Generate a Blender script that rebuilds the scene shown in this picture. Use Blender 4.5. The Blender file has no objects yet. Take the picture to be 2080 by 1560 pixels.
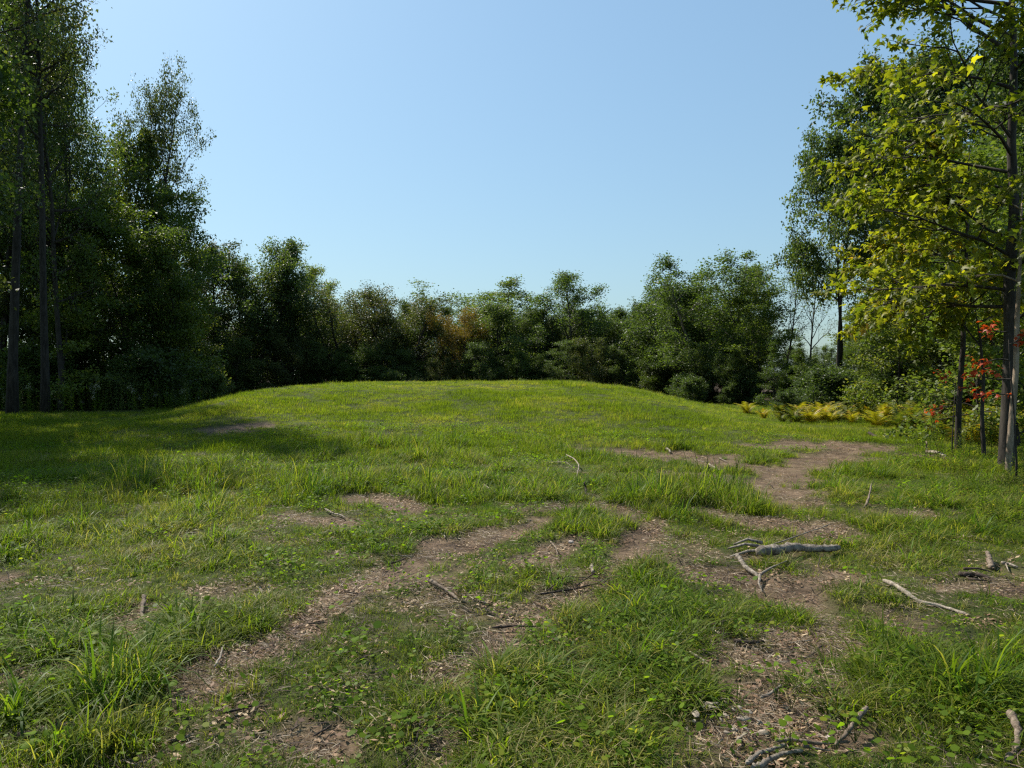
import bpy, math, random
import numpy as np
S = bpy.context.scene
COL = S.collection
R = math.radians
F = 1440.0            # focal length in photo pixels (2080 wide)
CAMZ = 1.6
HZ = 765.0            # photo row of the horizon

# ---------------------------------------------------------------- camera
cam = bpy.data.cameras.new('camera')
cam.sensor_width = 36.0
cam.lens = F / 2080 * 36.0
cam.clip_start = 0.05
cam.clip_end = 3000
camo = bpy.data.objects.new('camera', cam); COL.objects.link(camo)
camo.location = (0, 0, CAMZ)
camo.rotation_euler = (R(90 - math.degrees(math.atan(15 / F))), 0, 0)
S.camera = camo

# ---------------------------------------------------------------- light
SUN_AZ = 45.0         # degrees to the left of the view direction
SUN_EL = 49.0
w = bpy.data.worlds.new('World'); S.world = w; w.use_nodes = True
nt = w.node_tree; nt.nodes.clear()
sky = nt.nodes.new('ShaderNodeTexSky'); sky.sky_type = 'NISHITA'; sky.sun_disc = False
sky.sun_elevation = R(SUN_EL); sky.sun_rotation = R(-SUN_AZ)
sky.air_density = 1.5; sky.dust_density = 1.5; sky.ozone_density = 1.0; sky.altitude = 200
bg = nt.nodes.new('ShaderNodeBackground'); bg.inputs[1].default_value = 0.085
wo = nt.nodes.new('ShaderNodeOutputWorld')
sg = nt.nodes.new('ShaderNodeGamma'); sg.inputs[1].default_value = 0.6      # hazy late summer sky: soft contrast
sm = nt.nodes.new('ShaderNodeVectorMath'); sm.operation = 'MULTIPLY'; sm.inputs[1].default_value = (1.07, 1.46, 1.77)
nt.links.new(sky.outputs[0], sg.inputs[0]); nt.links.new(sg.outputs[0], sm.inputs[0])
nt.links.new(sm.outputs[0], bg.inputs[0]); nt.links.new(bg.outputs[0], wo.inputs[0])
sl = bpy.data.lights.new('sun', 'SUN'); sl.energy = 4.2; sl.angle = R(0.53); sl.color = (1.0, 0.94, 0.84)
so = bpy.data.objects.new('sun', sl); COL.objects.link(so)
sx, sy, sz = (-math.sin(R(SUN_AZ)) * math.cos(R(SUN_EL)), math.cos(R(SUN_AZ)) * math.cos(R(SUN_EL)), math.sin(R(SUN_EL)))
from mathutils import Vector
so.rotation_euler = Vector((sx, sy, sz)).to_track_quat('Z', 'Y').to_euler()
S.view_settings.view_transform = 'Standard'; S.view_settings.look = 'None'
S.view_settings.gamma = 1; S.view_settings.use_curve_mapping = False
S.view_settings.exposure = 0.92
S.render.engine = 'CYCLES'
cy = S.cycles
cy.max_bounces = 8; cy.diffuse_bounces = 5; cy.glossy_bounces = 2; cy.transmission_bounces = 4; cy.transparent_max_bounces = 4
cy.use_denoising = False
cy.sample_clamp_indirect = 4
cy.caustics_reflective = False; cy.caustics_refractive = False
cy.pixel_filter_type = 'BLACKMAN_HARRIS'; cy.filter_width = 1.3

# ---------------------------------------------------------------- small helpers
def rngf(seed): return np.random.default_rng(seed)
def hash2(ix, iy, s):
    n = (ix.astype(np.int64) * 374761393 + iy.astype(np.int64) * 668265263 + s * 974634777) & 0x7fffffff
    n = ((n ^ (n >> 13)) * 1274126177) & 0x7fffffff
    return ((n ^ (n >> 16)) & 0xffff) / 65535.0
def vnoise(x, y, s=0):
    x = np.asarray(x, float); y = np.asarray(y, float)
    ix = np.floor(x); iy = np.floor(y); fx = x - ix; fy = y - iy
    ux = fx * fx * (3 - 2 * fx); uy = fy * fy * (3 - 2 * fy)
    a = hash2(ix, iy, s); b = hash2(ix + 1, iy, s); c = hash2(ix, iy + 1, s); d = hash2(ix + 1, iy + 1, s)
    return (a * (1 - ux) + b * ux) * (1 - uy) + (c * (1 - ux) + d * ux) * uy
def fbm(x, y, s=0, o=4):
    x = np.asarray(x, float); y = np.asarray(y, float)
    t = 0; a = 0.5; n = 0
    for i in range(o):
        t = t + a * vnoise(x, y, s + i * 17); n += a; a *= 0.5; x = x * 2.03 + 3.1; y = y * 2.03 + 7.7
    return t / n
def sst(a, b, x):
    t = np.clip((np.asarray(x, float) - a) / (b - a), 0, 1); return t * t * (3 - 2 * t)

def hgt(x, y):
    """height of the ground in metres"""
    x = np.asarray(x, float); y = np.asarray(y, float)
    edge = fbm(x * .12, y * .12, 5, 2) - .5
    fr = sst(13.5, 31.5, y + edge * 3) ** 1.0
    back = 1 - sst(40, 49, y)
    lf = sst(-13.6, -7.9, x + edge * 1.5)
    rt = 1 - sst(3.2, 10.2, x + edge * 1.5)
    m = 1.25 * fr * back * lf * rt
    und = 0.24 * (fbm(x * .22, y * .22, 9, 3) - .5) * sst(2, 6, np.hypot(x, y))
    hum = 0.075 * (fbm(x * 1.7, y * 1.7, 11, 3) - .5)
    r = np.hypot(x, y)
    far = 1.5 * sst(90, 400, r)
    return m + und + hum + far

def gp(px, py):
    """a point of the ground from its place in the photograph"""
    d = CAMZ * F / max(py - HZ, 4)
    for _ in range(4):
        z = float(hgt((px - 1040) / F * d, d)); d = (CAMZ - z) * F / max(py - HZ, 4)
    return (px - 1040) / F * d, d
def P(px, d): return (px - 1040) / F * d, d

# bare earth: strokes over the ground (photo px, photo py, radius in metres)
SOIL_STROKES = [
 [(90,1560,.10),(170,1510,.13),(250,1465,.15),(330,1420,.17),(430,1365,.20),(560,1290,.20),(700,1205,.22),(820,1150,.26),(905,1108,.30),(1020,1085,.26),(1110,1050,.24)],
 [(1110,1035,.35),(1200,1030,.35),(1270,1045,.3)],
 [(880,1400,.11),(960,1330,.15),(1040,1278,.18),(1110,1240,.21),(1190,1200,.24),(1240,1165,.18),(1290,1105,.16),(1330,1060,.2)],
 [(1080,1150,.18),(1130,1110,.24),(1165,1098,.2)],
 [(1500,1135,.10),(1600,1133,.14),(1690,1130,.10)],
 [(1430,1165,.34),(1520,1180,.38),(1620,1195,.42),(1710,1165,.34)],
 [(1560,1290,.2),(1690,1275,.22)],[(1510,1335,.16),(1570,1340,.22),(1690,1330,.16)],
 [(1460,1400,.10),(1560,1420,.17)],[(1430,1470,.10),(1560,1455,.14)],[(1660,1490,.10),(1750,1500,.10)],
 [(1190,915,.6),(1330,925,.8),(1430,935,1.0),(1520,950,.9),(1620,950,.8),(1700,920,.7)],
 [(1400,965,.7),(1480,985,.5)],[(1590,960,.7),(1600,1000,.55),(1590,1020,.4)],
 [(1540,906,.5),(1640,904,.9),(1770,905,.7)],
 [(1410,1040,.4),(1500,1050,.35),(1560,1062,.35),(1650,1075,.4),(1660,1095,.3)],
 [(1280,1090,.14),(1300,1075,.14)],
 [(730,1012,.3),(790,1022,.3),(850,1030,.25)],[(570,1048,.25),(640,1060,.28),(695,1062,.25)],
 [(430,886,.6),(520,884,.6)],[(470,1000,.25)],[(640,922,.4)],[(380,1085,.14)],
 [(235,1300,.12),(270,1265,.13),(350,1240,.15)],[(60,1520,.09),(140,1500,.12),(200,1490,.12)],
 [(880,1540,.06),(930,1440,.07)],[(640,1490,.06),(680,1495,.06)],[(650,1540,.1)],
 [(0,1175,.15),(60,1165,.12)],[(1930,1190,.16),(2030,1195,.2)],[(1830,1290,.08),(1880,1300,.10)],
 [(1780,1040,.2),(1870,1045,.25)],[(1300,1500,.09)],[(970,1320,.10)],[(1420,1345,.08)],
 [(1880,925,.3),(1960,935,.3)],[(120,1345,.08),(180,1350,.1)],[(960,1420,.10)],[(1200,1370,.08)],
]
_caps = []
for st in SOIL_STROKES:
    q = [(*gp(a, b), r * (.84 if b > 1030 else .95)) for a, b, r in st]
    if len(q) == 1: q = q * 2
    for u, v in zip(q[:-1], q[1:]): _caps.append((*u, *v))
def soilf(x, y):
    """1 on bare earth, 0 under thick grass"""
    x = np.asarray(x, float); y = np.asarray(y, float)
    nz = (fbm(x * 2.6, y * 2.6, 31, 4) - .5); nb = fbm(x * .9, y * .9, 41, 3)
    best = np.full(x.shape, -9.0)
    for ax, ay, ar, bx, by, br in _caps:
        dx, dy = bx - ax, by - ay; L = dx * dx + dy * dy + 1e-9
        t = np.clip(((x - ax) * dx + (y - ay) * dy) / L, 0, 1)
        d = np.hypot(x - ax - t * dx, y - ay - t * dy); r = ar + (br - ar) * t
        best = np.maximum(best, (r - d) / (0.35 * r + 0.05))
    k = sst(-.75, .65, best + nz * 5.2)
    near = 1 - sst(5.5, 9.5, np.hypot(x, y))
    thin = sst(.545, .76, fbm(x * 1.9 + 5, y * 1.9, 77, 4) + .05 * near) * (.02 + .98 * near)
    return np.clip(np.maximum(k, thin * .66), 0, 1)

# grass stays low where fallen wood lies on it (photo px segments)
LOW = [(20,1512,160,1486,.13),(285,1230,301,1280,.10),(225,1290,275,1310,.10),(870,1187,930,1220,.09),(984,990,1001,1005,.12),(660,1040,702,1054,.12),(1490,1130,1708,1123,.14),(1497,1132,1550,1206,.14),(1798,1192,1975,1256,.11),(2058,1482,2050,1562,.11),
       (1765,1468,1700,1525,.09),(1530,1568,1690,1515,.10),(1283,982,1350,986,.15),(1950,1168,2014,1184,.13),(2008,1135,2070,1160,.13),(1150,940,1176,972,.2),(1185,1000,1212,1014,.15),(455,1452,535,1432,.08),(340,1510,395,1495,.08),(635,1500,675,1475,.08),(1403,1334,1453,1360,.08),(1492,1306,1556,1306,.1),(1985,1500,2040,1524,.08),(1755,1036,1778,1005,.2)]
_low = [(*gp(a, b), *gp(c, d), r) for a, b, c, d, r in LOW]
def lowf(x, y):
    f = np.ones(np.shape(x))
    for ax, ay, bx, by, r in _low:
        dx, dy = bx - ax, by - ay; L = dx * dx + dy * dy + 1e-9
        t = np.clip(((x - ax) * dx + (y - ay) * dy) / L, 0, 1); d = np.hypot(x - ax - t * dx, y - ay - t * dy)
        f = np.minimum(f, .28 + .72 * sst(r * .5, r * 1.7, d))
    return f

def mk(name, V, Fc, mat=None, attrs=None, smooth=False):
    """numpy arrays -> mesh (all faces the same number of corners)"""
    V = np.asarray(V, np.float32); Fc = np.asarray(Fc, np.int32)
    me = bpy.data.meshes.new(name)
    me.vertices.add(len(V)); me.vertices.foreach_set('co', V.ravel())
    n = Fc.shape[1]
    me.loops.add(Fc.size); me.loops.foreach_set('vertex_index', Fc.ravel())
    me.polygons.add(len(Fc))
    me.polygons.foreach_set('loop_start', np.arange(0, Fc.size, n, dtype=np.int32))
    me.polygons.foreach_set('loop_total', np.full(len(Fc), n, np.int32))
    if smooth: me.polygons.foreach_set('use_smooth', np.ones(len(Fc), bool))
    for k, (dom, a) in (attrs or {}).items():
        at = me.attributes.new(k, 'FLOAT', dom); at.data.foreach_set('value', np.asarray(a, np.float32))
    if mat: me.materials.append(mat)
    me.update(calc_edges=True)
    return me
def link(name, me, parent=None, loc=None, rot=None, scale=None):
    o = bpy.data.objects.new(name, me); COL.objects.link(o)
    if parent: o.parent = parent
    if loc is not None: o.location = loc
    if rot is not None: o.rotation_euler = rot
    if scale is not None: o.scale = (scale,) * 3 if np.isscalar(scale) else scale
    return o
def tag(o, label=None, cat=None, group=None, kind=None):
    if label: o['label'] = label
    if cat: o['category'] = cat
    if group: o['group'] = group
    if kind: o['kind'] = kind
    return o
def nrm(v):
    v = np.asarray(v, float); return v / (np.linalg.norm(v, axis=-1, keepdims=True) + 1e-12)

class Wood:
    def __init__(s): s.V = []; s.F = []; s.n = 0
    def tube(s, pts, rad, k=5, cap=True, jit=0, rng=None):
        pts = np.asarray(pts, float); rad = np.asarray(rad, float); m = len(pts)
        T = nrm(np.gradient(pts, axis=0))
        up = np.array([0, 0, 1.]) if abs(T[0][2]) < .9 else np.array([1., 0, 0])
        A = nrm(np.cross(T, up)); B = np.cross(T, A)
        a = np.arange(k) * 2 * math.pi / k
        ring = pts[:, None] + rad[:, None, None] * (np.cos(a)[None, :, None] * A[:, None] + np.sin(a)[None, :, None] * B[:, None]) if not jit else pts[:, None] + (rad[:, None] * (1 + rng.normal(0, jit, (m, k))))[:, :, None] * (np.cos(a)[None, :, None] * A[:, None] + np.sin(a)[None, :, None] * B[:, None])
        s.V.append(ring.reshape(-1, 3))
        i = np.arange(m - 1)[:, None] * k; j = np.arange(k)[None, :]; j2 = (j + 1) % k
        f = np.stack([i + j, i + j2, i + k + j2, i + k + j], -1).reshape(-1, 4) + s.n
        s.F.append(f); s.n += m * k
        if cap:
            for e, c in ((0, pts[0]), (m - 1, pts[-1])):
                s.V.append(c[None]); b = s.n - m * k + e * k if e == 0 else s.n - (0 if e == 0 else (1 + k))
                ci = s.n; s.n += 1
                base = ci - m * k if e == 0 else ci - 1 - k
                q = [(base + t, base + (t + 1) % k, ci, ci) for t in range(k)]
                s.F.append(np.array(q)[:, [1, 0, 2, 2]] if e == 0 else np.array(q))
    def mesh(s, name, mat):
        V = np.concatenate(s.V); Fq = np.concatenate(s.F)
        tri = np.concatenate([Fq[:, [0, 1, 2]], Fq[Fq[:, 2] != Fq[:, 3]][:, [0, 2, 3]]])
        return mk(name, V, tri, mat, smooth=True)

# ---------------------------------------------------------------- materials
def newmat(name):
    m = bpy.data.materials.new(name); m.use_nodes = True; t = m.node_tree; t.nodes.clear()
    return m, t, t.nodes, t.links
def N(t, typ, **kw):
    n = t.nodes.new(typ)
    for k, v in kw.items(): setattr(n, k, v)
    return n
def leaf_mat(name, c1, c2, c3=None, trans=.45, rough=.5, spec=.35, attr='v', pos=0.0, tcol=1.0):
    """c1 to c2 over the leaves, a few of them c3; light passes through the leaf"""
    m, t, ns, ln = newmat(name)
    at = N(t, 'ShaderNodeAttribute'); at.attribute_name = attr
    oi = N(t, 'ShaderNodeObjectInfo')
    ramp = N(t, 'ShaderNodeValToRGB')
    e = ramp.color_ramp.elements
    e[0].position = 0; e[0].color = (*c1, 1); e[1].position = .85; e[1].color = (*c2, 1)
    if c3: n3 = e.new(.97); n3.color = (*c3, 1)
    ad = N(t, 'ShaderNodeMath', operation='ADD'); ln.new(at.outputs['Fac'], ad.inputs[0])
    mu = N(t, 'ShaderNodeMath', operation='MULTIPLY_ADD'); ln.new(oi.outputs['Random'], mu.inputs[0]); mu.inputs[1].default_value = .4; mu.inputs[2].default_value = -.2
    ln.new(mu.outputs[0], ad.inputs[1])
    src = ad.outputs[0]
    if pos:
        ge = N(t, 'ShaderNodeNewGeometry'); nz = N(t, 'ShaderNodeTexNoise'); nz.inputs['Scale'].default_value = pos; nz.inputs['Detail'].default_value = 3
        ln.new(ge.outputs['Position'], nz.inputs['Vector'])
        m2 = N(t, 'ShaderNodeMath', operation='MULTIPLY_ADD'); ln.new(nz.outputs['Fac'], m2.inputs[0]); m2.inputs[1].default_value = 1.8; m2.inputs[2].default_value = -.92
        a2 = N(t, 'ShaderNodeMath', operation='ADD'); ln.new(src, a2.inputs[0]); ln.new(m2.outputs[0], a2.inputs[1]); src = a2.outputs[0]
    ln.new(src, ramp.inputs[0])
    pb = N(t, 'ShaderNodeBsdfPrincipled'); pb.inputs['Roughness'].default_value = rough
    pb.inputs['Specular IOR Level'].default_value = spec
    ln.new(ramp.outputs[0], pb.inputs['Base Color'])
    tr = N(t, 'ShaderNodeBsdfTranslucent')
    tc = N(t, 'ShaderNodeMixRGB', blend_type='MULTIPLY'); tc.inputs[0].default_value = 1; tc.inputs[2].default_value = (1.25 * tcol, 1.35 * tcol, .55 * tcol, 1)
    ln.new(ramp.outputs[0], tc.inputs[1]); ln.new(tc.outputs[0], tr.inputs[0])
    mx = N(t, 'ShaderNodeMixShader'); mx.inputs[0].default_value = trans
    ln.new(pb.outputs[0], mx.inputs[1]); ln.new(tr.outputs[0], mx.inputs[2])
    out = N(t, 'ShaderNodeOutputMaterial'); ln.new(mx.outputs[0], out.inputs[0])
    return m
def bark_mat(name, c1, c2, scale=9, zs=.22, bump=.5, moss=None):
    m, t, ns, ln = newmat(name)
    tc = N(t, 'ShaderNodeTexCoord'); mp = N(t, 'ShaderNodeMapping'); mp.inputs['Scale'].default_value = (1, 1, zs)
    ln.new(tc.outputs['Object'], mp.inputs[0])
    nz = N(t, 'ShaderNodeTexNoise'); nz.inputs['Scale'].default_value = scale; nz.inputs['Detail'].default_value = 8; nz.inputs['Roughness'].default_value = .7
    ln.new(mp.outputs[0], nz.inputs['Vector'])
    rp = N(t, 'ShaderNodeValToRGB'); rp.color_ramp.elements[0].position = .36; rp.color_ramp.elements[0].color = (*c1, 1)
    rp.color_ramp.elements[1].position = .64; rp.color_ramp.elements[1].color = (*c2, 1); ln.new(nz.outputs['Fac'], rp.inputs[0])
    col = rp.outputs[0]
    if moss:
        n2 = N(t, 'ShaderNodeTexNoise'); n2.inputs['Scale'].default_value = 1.3; n2.inputs['Detail'].default_value = 4; ln.new(tc.outputs['Object'], n2.inputs['Vector'])
        r2 = N(t, 'ShaderNodeValToRGB'); r2.color_ramp.elements[0].position = .5; r2.color_ramp.elements[1].position = .68; ln.new(n2.outputs['Fac'], r2.inputs[0])
        mx = N(t, 'ShaderNodeMixRGB'); ln.new(r2.outputs[0], mx.inputs[0]); ln.new(col, mx.inputs[1]); mx.inputs[2].default_value = (*moss, 1); col = mx.outputs[0]
    pb = N(t, 'ShaderNodeBsdfPrincipled'); pb.inputs['Roughness'].default_value = .9; pb.inputs['Specular IOR Level'].default_value = .2
    ln.new(col, pb.inputs['Base Color'])
    bp = N(t, 'ShaderNodeBump'); bp.inputs['Strength'].default_value = bump; bp.inputs['Distance'].default_value = .03
    ln.new(nz.outputs['Fac'], bp.inputs['Height']); ln.new(bp.outputs[0], pb.inputs['Normal'])
    out = N(t, 'ShaderNodeOutputMaterial'); ln.new(pb.outputs[0], out.inputs[0])
    return m

M = {}
M['dark'] = leaf_mat('leaf_dark', (.040, .064, .020), (.095, .135, .038), (.17, .19, .04), trans=.5, spec=.35, rough=.5)
M['mid'] = leaf_mat('leaf_mid', (.048, .078, .018), (.105, .15, .030), (.19, .20, .04), trans=.5, spec=.35, rough=.5)
M['light'] = leaf_mat('leaf_light', (.065, .10, .02), (.15, .19, .035), (.24, .23, .04), trans=.5, spec=.4)
M['olive'] = leaf_mat('leaf_olive', (.048, .064, .022), (.105, .125, .040), (.17, .14, .04), trans=.46, spec=.3)
M['brown'] = leaf_mat('leaf_brown', (.048, .066, .018), (.10, .115, .034), (.14, .11, .028), trans=.35)
M['gold'] = leaf_mat('leaf_gold', (.09, .09, .015), (.26, .16, .025), (.35, .16, .02), trans=.42)
M['maple'] = leaf_mat('leaf_maple', (.085, .115, .012), (.27, .26, .018), (.40, .25, .02), trans=.58, rough=.5, spec=.35, tcol=1.1)
M['maplebright'] = leaf_mat('leaf_maple_bright', (.17, .19, .015), (.45, .39, .02), (.50, .30, .02), trans=.6, tcol=1.15)
M['red'] = leaf_mat('leaf_red', (.30, .03, .012), (.50, .08, .02), (.55, .16, .03), trans=.45)
M['fern'] = leaf_mat('fern_green', (.07, .10, .015), (.17, .17, .02), (.26, .16, .02), trans=.42)
M['fernyellow'] = leaf_mat('fern_yellow', (.19, .19, .015), (.40, .32, .02), (.34, .18, .02), trans=.42)
M['weed'] = leaf_mat('weed_leaf', (.075, .13, .012), (.16, .24, .018), (.24, .27, .03), trans=.6, spec=.12)
M['seedling'] = leaf_mat('seedling_leaf', (.09, .17, .012), (.16, .25, .015), None, trans=.6, spec=.15, rough=.6)
M['flower'] = leaf_mat('weed_flower', (.30, .28, .22), (.5, .47, .36), None, trans=.2)
M['yellowflower'] = leaf_mat('yellow_flower', (.45, .34, .02), (.6, .45, .03), None, trans=.2)
M['grass'] = leaf_mat('grass_blade', (.075, .115, .010), (.185, .235, .018), (.30, .27, .06), trans=.58, spec=.14, rough=.55, pos=.35)
M['grassdark'] = leaf_mat('grass_blade_dark', (.055, .11, .012), (.15, .225, .022), (.28, .26, .08), trans=.55, spec=.2, rough=.5, pos=.5)
M['grassdry'] = leaf_mat('grass_blade_dry', (.08, .10, .02), (.19, .19, .05), (.36, .29, .14), trans=.45, spec=.15, rough=.5, pos=.5)
M['straw'] = leaf_mat('straw', (.13, .09, .055), (.32, .24, .155), (.48, .39, .28), trans=.2, rough=.6)
M['deadleaf'] = leaf_mat('dead_leaf', (.10, .05, .03), (.28, .17, .10), (.45, .33, .2), trans=.2, rough=.7)
M['bark'] = bark_mat('bark_dark', (.018, .015, .012), (.065, .055, .045), 10)
M['barkgrey'] = bark_mat('bark_grey', (.05, .042, .034), (.17, .145, .115), 16, .15, .4, (.07, .08, .05))
M['barktan'] = bark_mat('bark_tan', (.13, .095, .065), (.33, .26, .19), 14, .25, .3)
M['deadwood'] = bark_mat('dead_wood', (.07, .05, .035), (.27, .21, .155), 30, .5, .6)
M['deadgrey'] = bark_mat('dead_wood_grey', (.075, .06, .047), (.34, .29, .23), 30, .5, .6)
M['deaddark'] = bark_mat('dead_wood_dark', (.018, .013, .010), (.09, .065, .05), 30, .5, .6)
M['deadpale'] = bark_mat('dead_wood_pale', (.12, .095, .07), (.40, .335, .26), 30, .5, .5)
M['stone'] = bark_mat('stone_pale', (.24, .18, .15), (.50, .42, .36), 14, 1, .5)

def ground_mat():
    m, t, ns, ln = newmat('ground')
    at = N(t, 'ShaderNodeAttribute'); at.attribute_name = 'soil'
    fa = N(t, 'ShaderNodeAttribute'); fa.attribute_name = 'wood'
    ge = N(t, 'ShaderNodeNewGeometry')
    def noise(sc, d=6, r=.6):
        n = N(t, 'ShaderNodeTexNoise'); n.inputs['Scale'].default_value = sc; n.inputs['Detail'].default_value = d; n.inputs['Roughness'].default_value = r
        ln.new(ge.outputs['Position'], n.inputs['Vector']); return n
    def ramp(n, p0, c0, p1, c1):
        r = N(t, 'ShaderNodeValToRGB'); r.color_ramp.elements[0].position = p0; r.color_ramp.elements[0].color = (*c0, 1)
        r.color_ramp.elements[1].position = p1; r.color_ramp.elements[1].color = (*c1, 1); ln.new(n.outputs['Fac'], r.inputs[0]); return r
    n1 = noise(3.5, 8, .65); n2 = noise(45, 6, .75); n3 = noise(.8, 4)
    dirt = ramp(n1, .33, (.075, .052, .034), .68, (.235, .17, .115))
    grit = ramp(n2, .35, (.35, .33, .32), .7, (1.35, 1.3, 1.2))
    d2 = N(t, 'ShaderNodeMixRGB', blend_type='MULTIPLY'); d2.inputs[0].default_value = .85; ln.new(dirt.outputs[0], d2.inputs[1]); ln.new(grit.outputs[0], d2.inputs[2])
    gr = ramp(n3, .3, (.035, .045, .012), .7, (.07, .085, .02))
    g2 = N(t, 'ShaderNodeMixRGB', blend_type='MULTIPLY'); g2.inputs[0].default_value = .8; ln.new(gr.outputs[0], g2.inputs[1]); ln.new(grit.outputs[0], g2.inputs[2])
    mx = N(t, 'ShaderNodeMixRGB'); ln.new(at.outputs['Fac'], mx.inputs[0]); ln.new(g2.outputs[0], mx.inputs[1]); ln.new(d2.outputs[0], mx.inputs[2])
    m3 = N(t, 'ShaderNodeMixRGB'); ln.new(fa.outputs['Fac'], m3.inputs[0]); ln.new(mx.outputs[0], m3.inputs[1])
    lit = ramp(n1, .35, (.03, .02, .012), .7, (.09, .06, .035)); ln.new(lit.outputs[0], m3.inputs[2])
    pb = N(t, 'ShaderNodeBsdfPrincipled'); pb.inputs['Roughness'].default_value = .95; pb.inputs['Specular IOR Level'].default_value = .15
    ln.new(m3.outputs[0], pb.inputs['Base Color'])
    b1 = N(t, 'ShaderNodeBump'); b1.inputs['Strength'].default_value = .9; b1.inputs['Distance'].default_value = .02
    n5 = noise(28, 8, .8); ln.new(n5.outputs['Fac'], b1.inputs['Height']); ln.new(b1.outputs[0], pb.inputs['Normal'])
    out = N(t, 'ShaderNodeOutputMaterial'); ln.new(pb.outputs[0], out.inputs[0])
    return m
M['ground'] = ground_mat()

# ---------------------------------------------------------------- ground (one sheet out to 600 m)
def build_ground():
    nr = 400; rr = 0.9 * (600 / 0.9) ** (np.arange(nr) / (nr - 1))
    a1 = np.linspace(R(40), R(140), 420); a2 = np.linspace(R(140), R(400), 90)[1:-1]
    aa = np.concatenate([a1, a2]); na = len(aa)
    X = rr[:, None] * np.cos(aa)[None]; Y = rr[:, None] * np.sin(aa)[None]
    Z = hgt(X, Y)
    so_ = soilf(X, Y)
    Z = Z - .025 * so_ + .03 * so_ * (fbm(X * 6, Y * 6, 91, 4) - .5)
    V = np.stack([X, Y, Z], -1).reshape(-1, 3)
    i = np.arange(nr - 1)[:, None] * na; j = np.arange(na)[None]; j2 = (j + 1) % na
    Fq = np.stack([i + j, i + na + j, i + na + j2, i + j2], -1).reshape(-1, 4)
    # centre
    V = np.concatenate([V, [[0, 0, float(hgt(0, 0))]]]); c = len(V) - 1
    cen = np.stack([np.arange(na), (np.arange(na) + 1) % na, np.full(na, c)], -1)
    T = np.concatenate([Fq[:, [0, 1, 2]], Fq[:, [0, 2, 3]], cen])
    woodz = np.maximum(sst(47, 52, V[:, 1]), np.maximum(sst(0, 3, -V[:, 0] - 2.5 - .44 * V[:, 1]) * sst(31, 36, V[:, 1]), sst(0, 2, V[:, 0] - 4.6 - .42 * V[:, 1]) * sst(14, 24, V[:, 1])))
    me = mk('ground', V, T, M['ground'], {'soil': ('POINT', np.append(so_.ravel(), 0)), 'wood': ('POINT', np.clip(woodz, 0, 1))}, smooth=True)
    tag(link('ground', me), 'grassy clearing with a low mound and bare brown earth', kind='structure')
build_ground()

# ---------------------------------------------------------------- scatter with geometry nodes (for what nobody could count)
def scatter(name, xyz, rot, scl, idx, protos, label, cat):
    """points -> instanced tufts; protos are meshes"""
    c = bpy.data.collections.new(name + '_pieces')
    for i, me in enumerate(protos):
        o = bpy.data.objects.new('%s_piece_%02d' % (name, i), me); c.objects.link(o)
    me = bpy.data.meshes.new(name); me.vertices.add(len(xyz)); me.vertices.foreach_set('co', np.asarray(xyz, np.float32).ravel())
    a = me.attributes.new('rot', 'FLOAT_VECTOR', 'POINT'); a.data.foreach_set('vector', np.asarray(rot, np.float32).ravel())
    a = me.attributes.new('scl', 'FLOAT_VECTOR', 'POINT'); a.data.foreach_set('vector', np.asarray(scl, np.float32).ravel())
    a = me.attributes.new('idx', 'INT', 'POINT'); a.data.foreach_set('value', np.asarray(idx, np.int32))
    o = link(name, me); tag(o, label, cat, kind='stuff')
    g = bpy.data.node_groups.new(name, 'GeometryNodeTree')
    g.interface.new_socket('Geometry', in_out='INPUT', socket_type='NodeSocketGeometry')
    g.interface.new_socket('Geometry', in_out='OUTPUT', socket_type='NodeSocketGeometry')
    gi = g.nodes.new('NodeGroupInput'); go = g.nodes.new('NodeGroupOutput')
    ip = g.nodes.new('GeometryNodeInstanceOnPoints'); ci = g.nodes.new('GeometryNodeCollectionInfo')
    ci.inputs['Collection'].default_value = c; ci.inputs['Separate Children'].default_value = True; ci.inputs['Reset Children'].default_value = True
    def na(n, t):
        q = g.nodes.new('GeometryNodeInputNamedAttribute'); q.data_type = t; q.inputs['Name'].default_value = n; return q.outputs['Attribute']
    g.links.new(gi.outputs[0], ip.inputs['Points']); g.links.new(ci.outputs[0], ip.inputs['Instance'])
    ip.inputs['Pick Instance'].default_value = True
    g.links.new(na('idx', 'INT'), ip.inputs['Instance Index'])
    e2r = g.nodes.new('FunctionNodeEulerToRotation'); g.links.new(na('rot', 'FLOAT_VECTOR'), e2r.inputs[0])
    g.links.new(e2r.outputs[0], ip.inputs['Rotation']); g.links.new(na('scl', 'FLOAT_VECTOR'), ip.inputs['Scale'])
    g.links.new(ip.outputs[0], go.inputs[0])
    md = o.modifiers.new('scatter', 'NODES'); md.node_group = g
    return o

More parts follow.
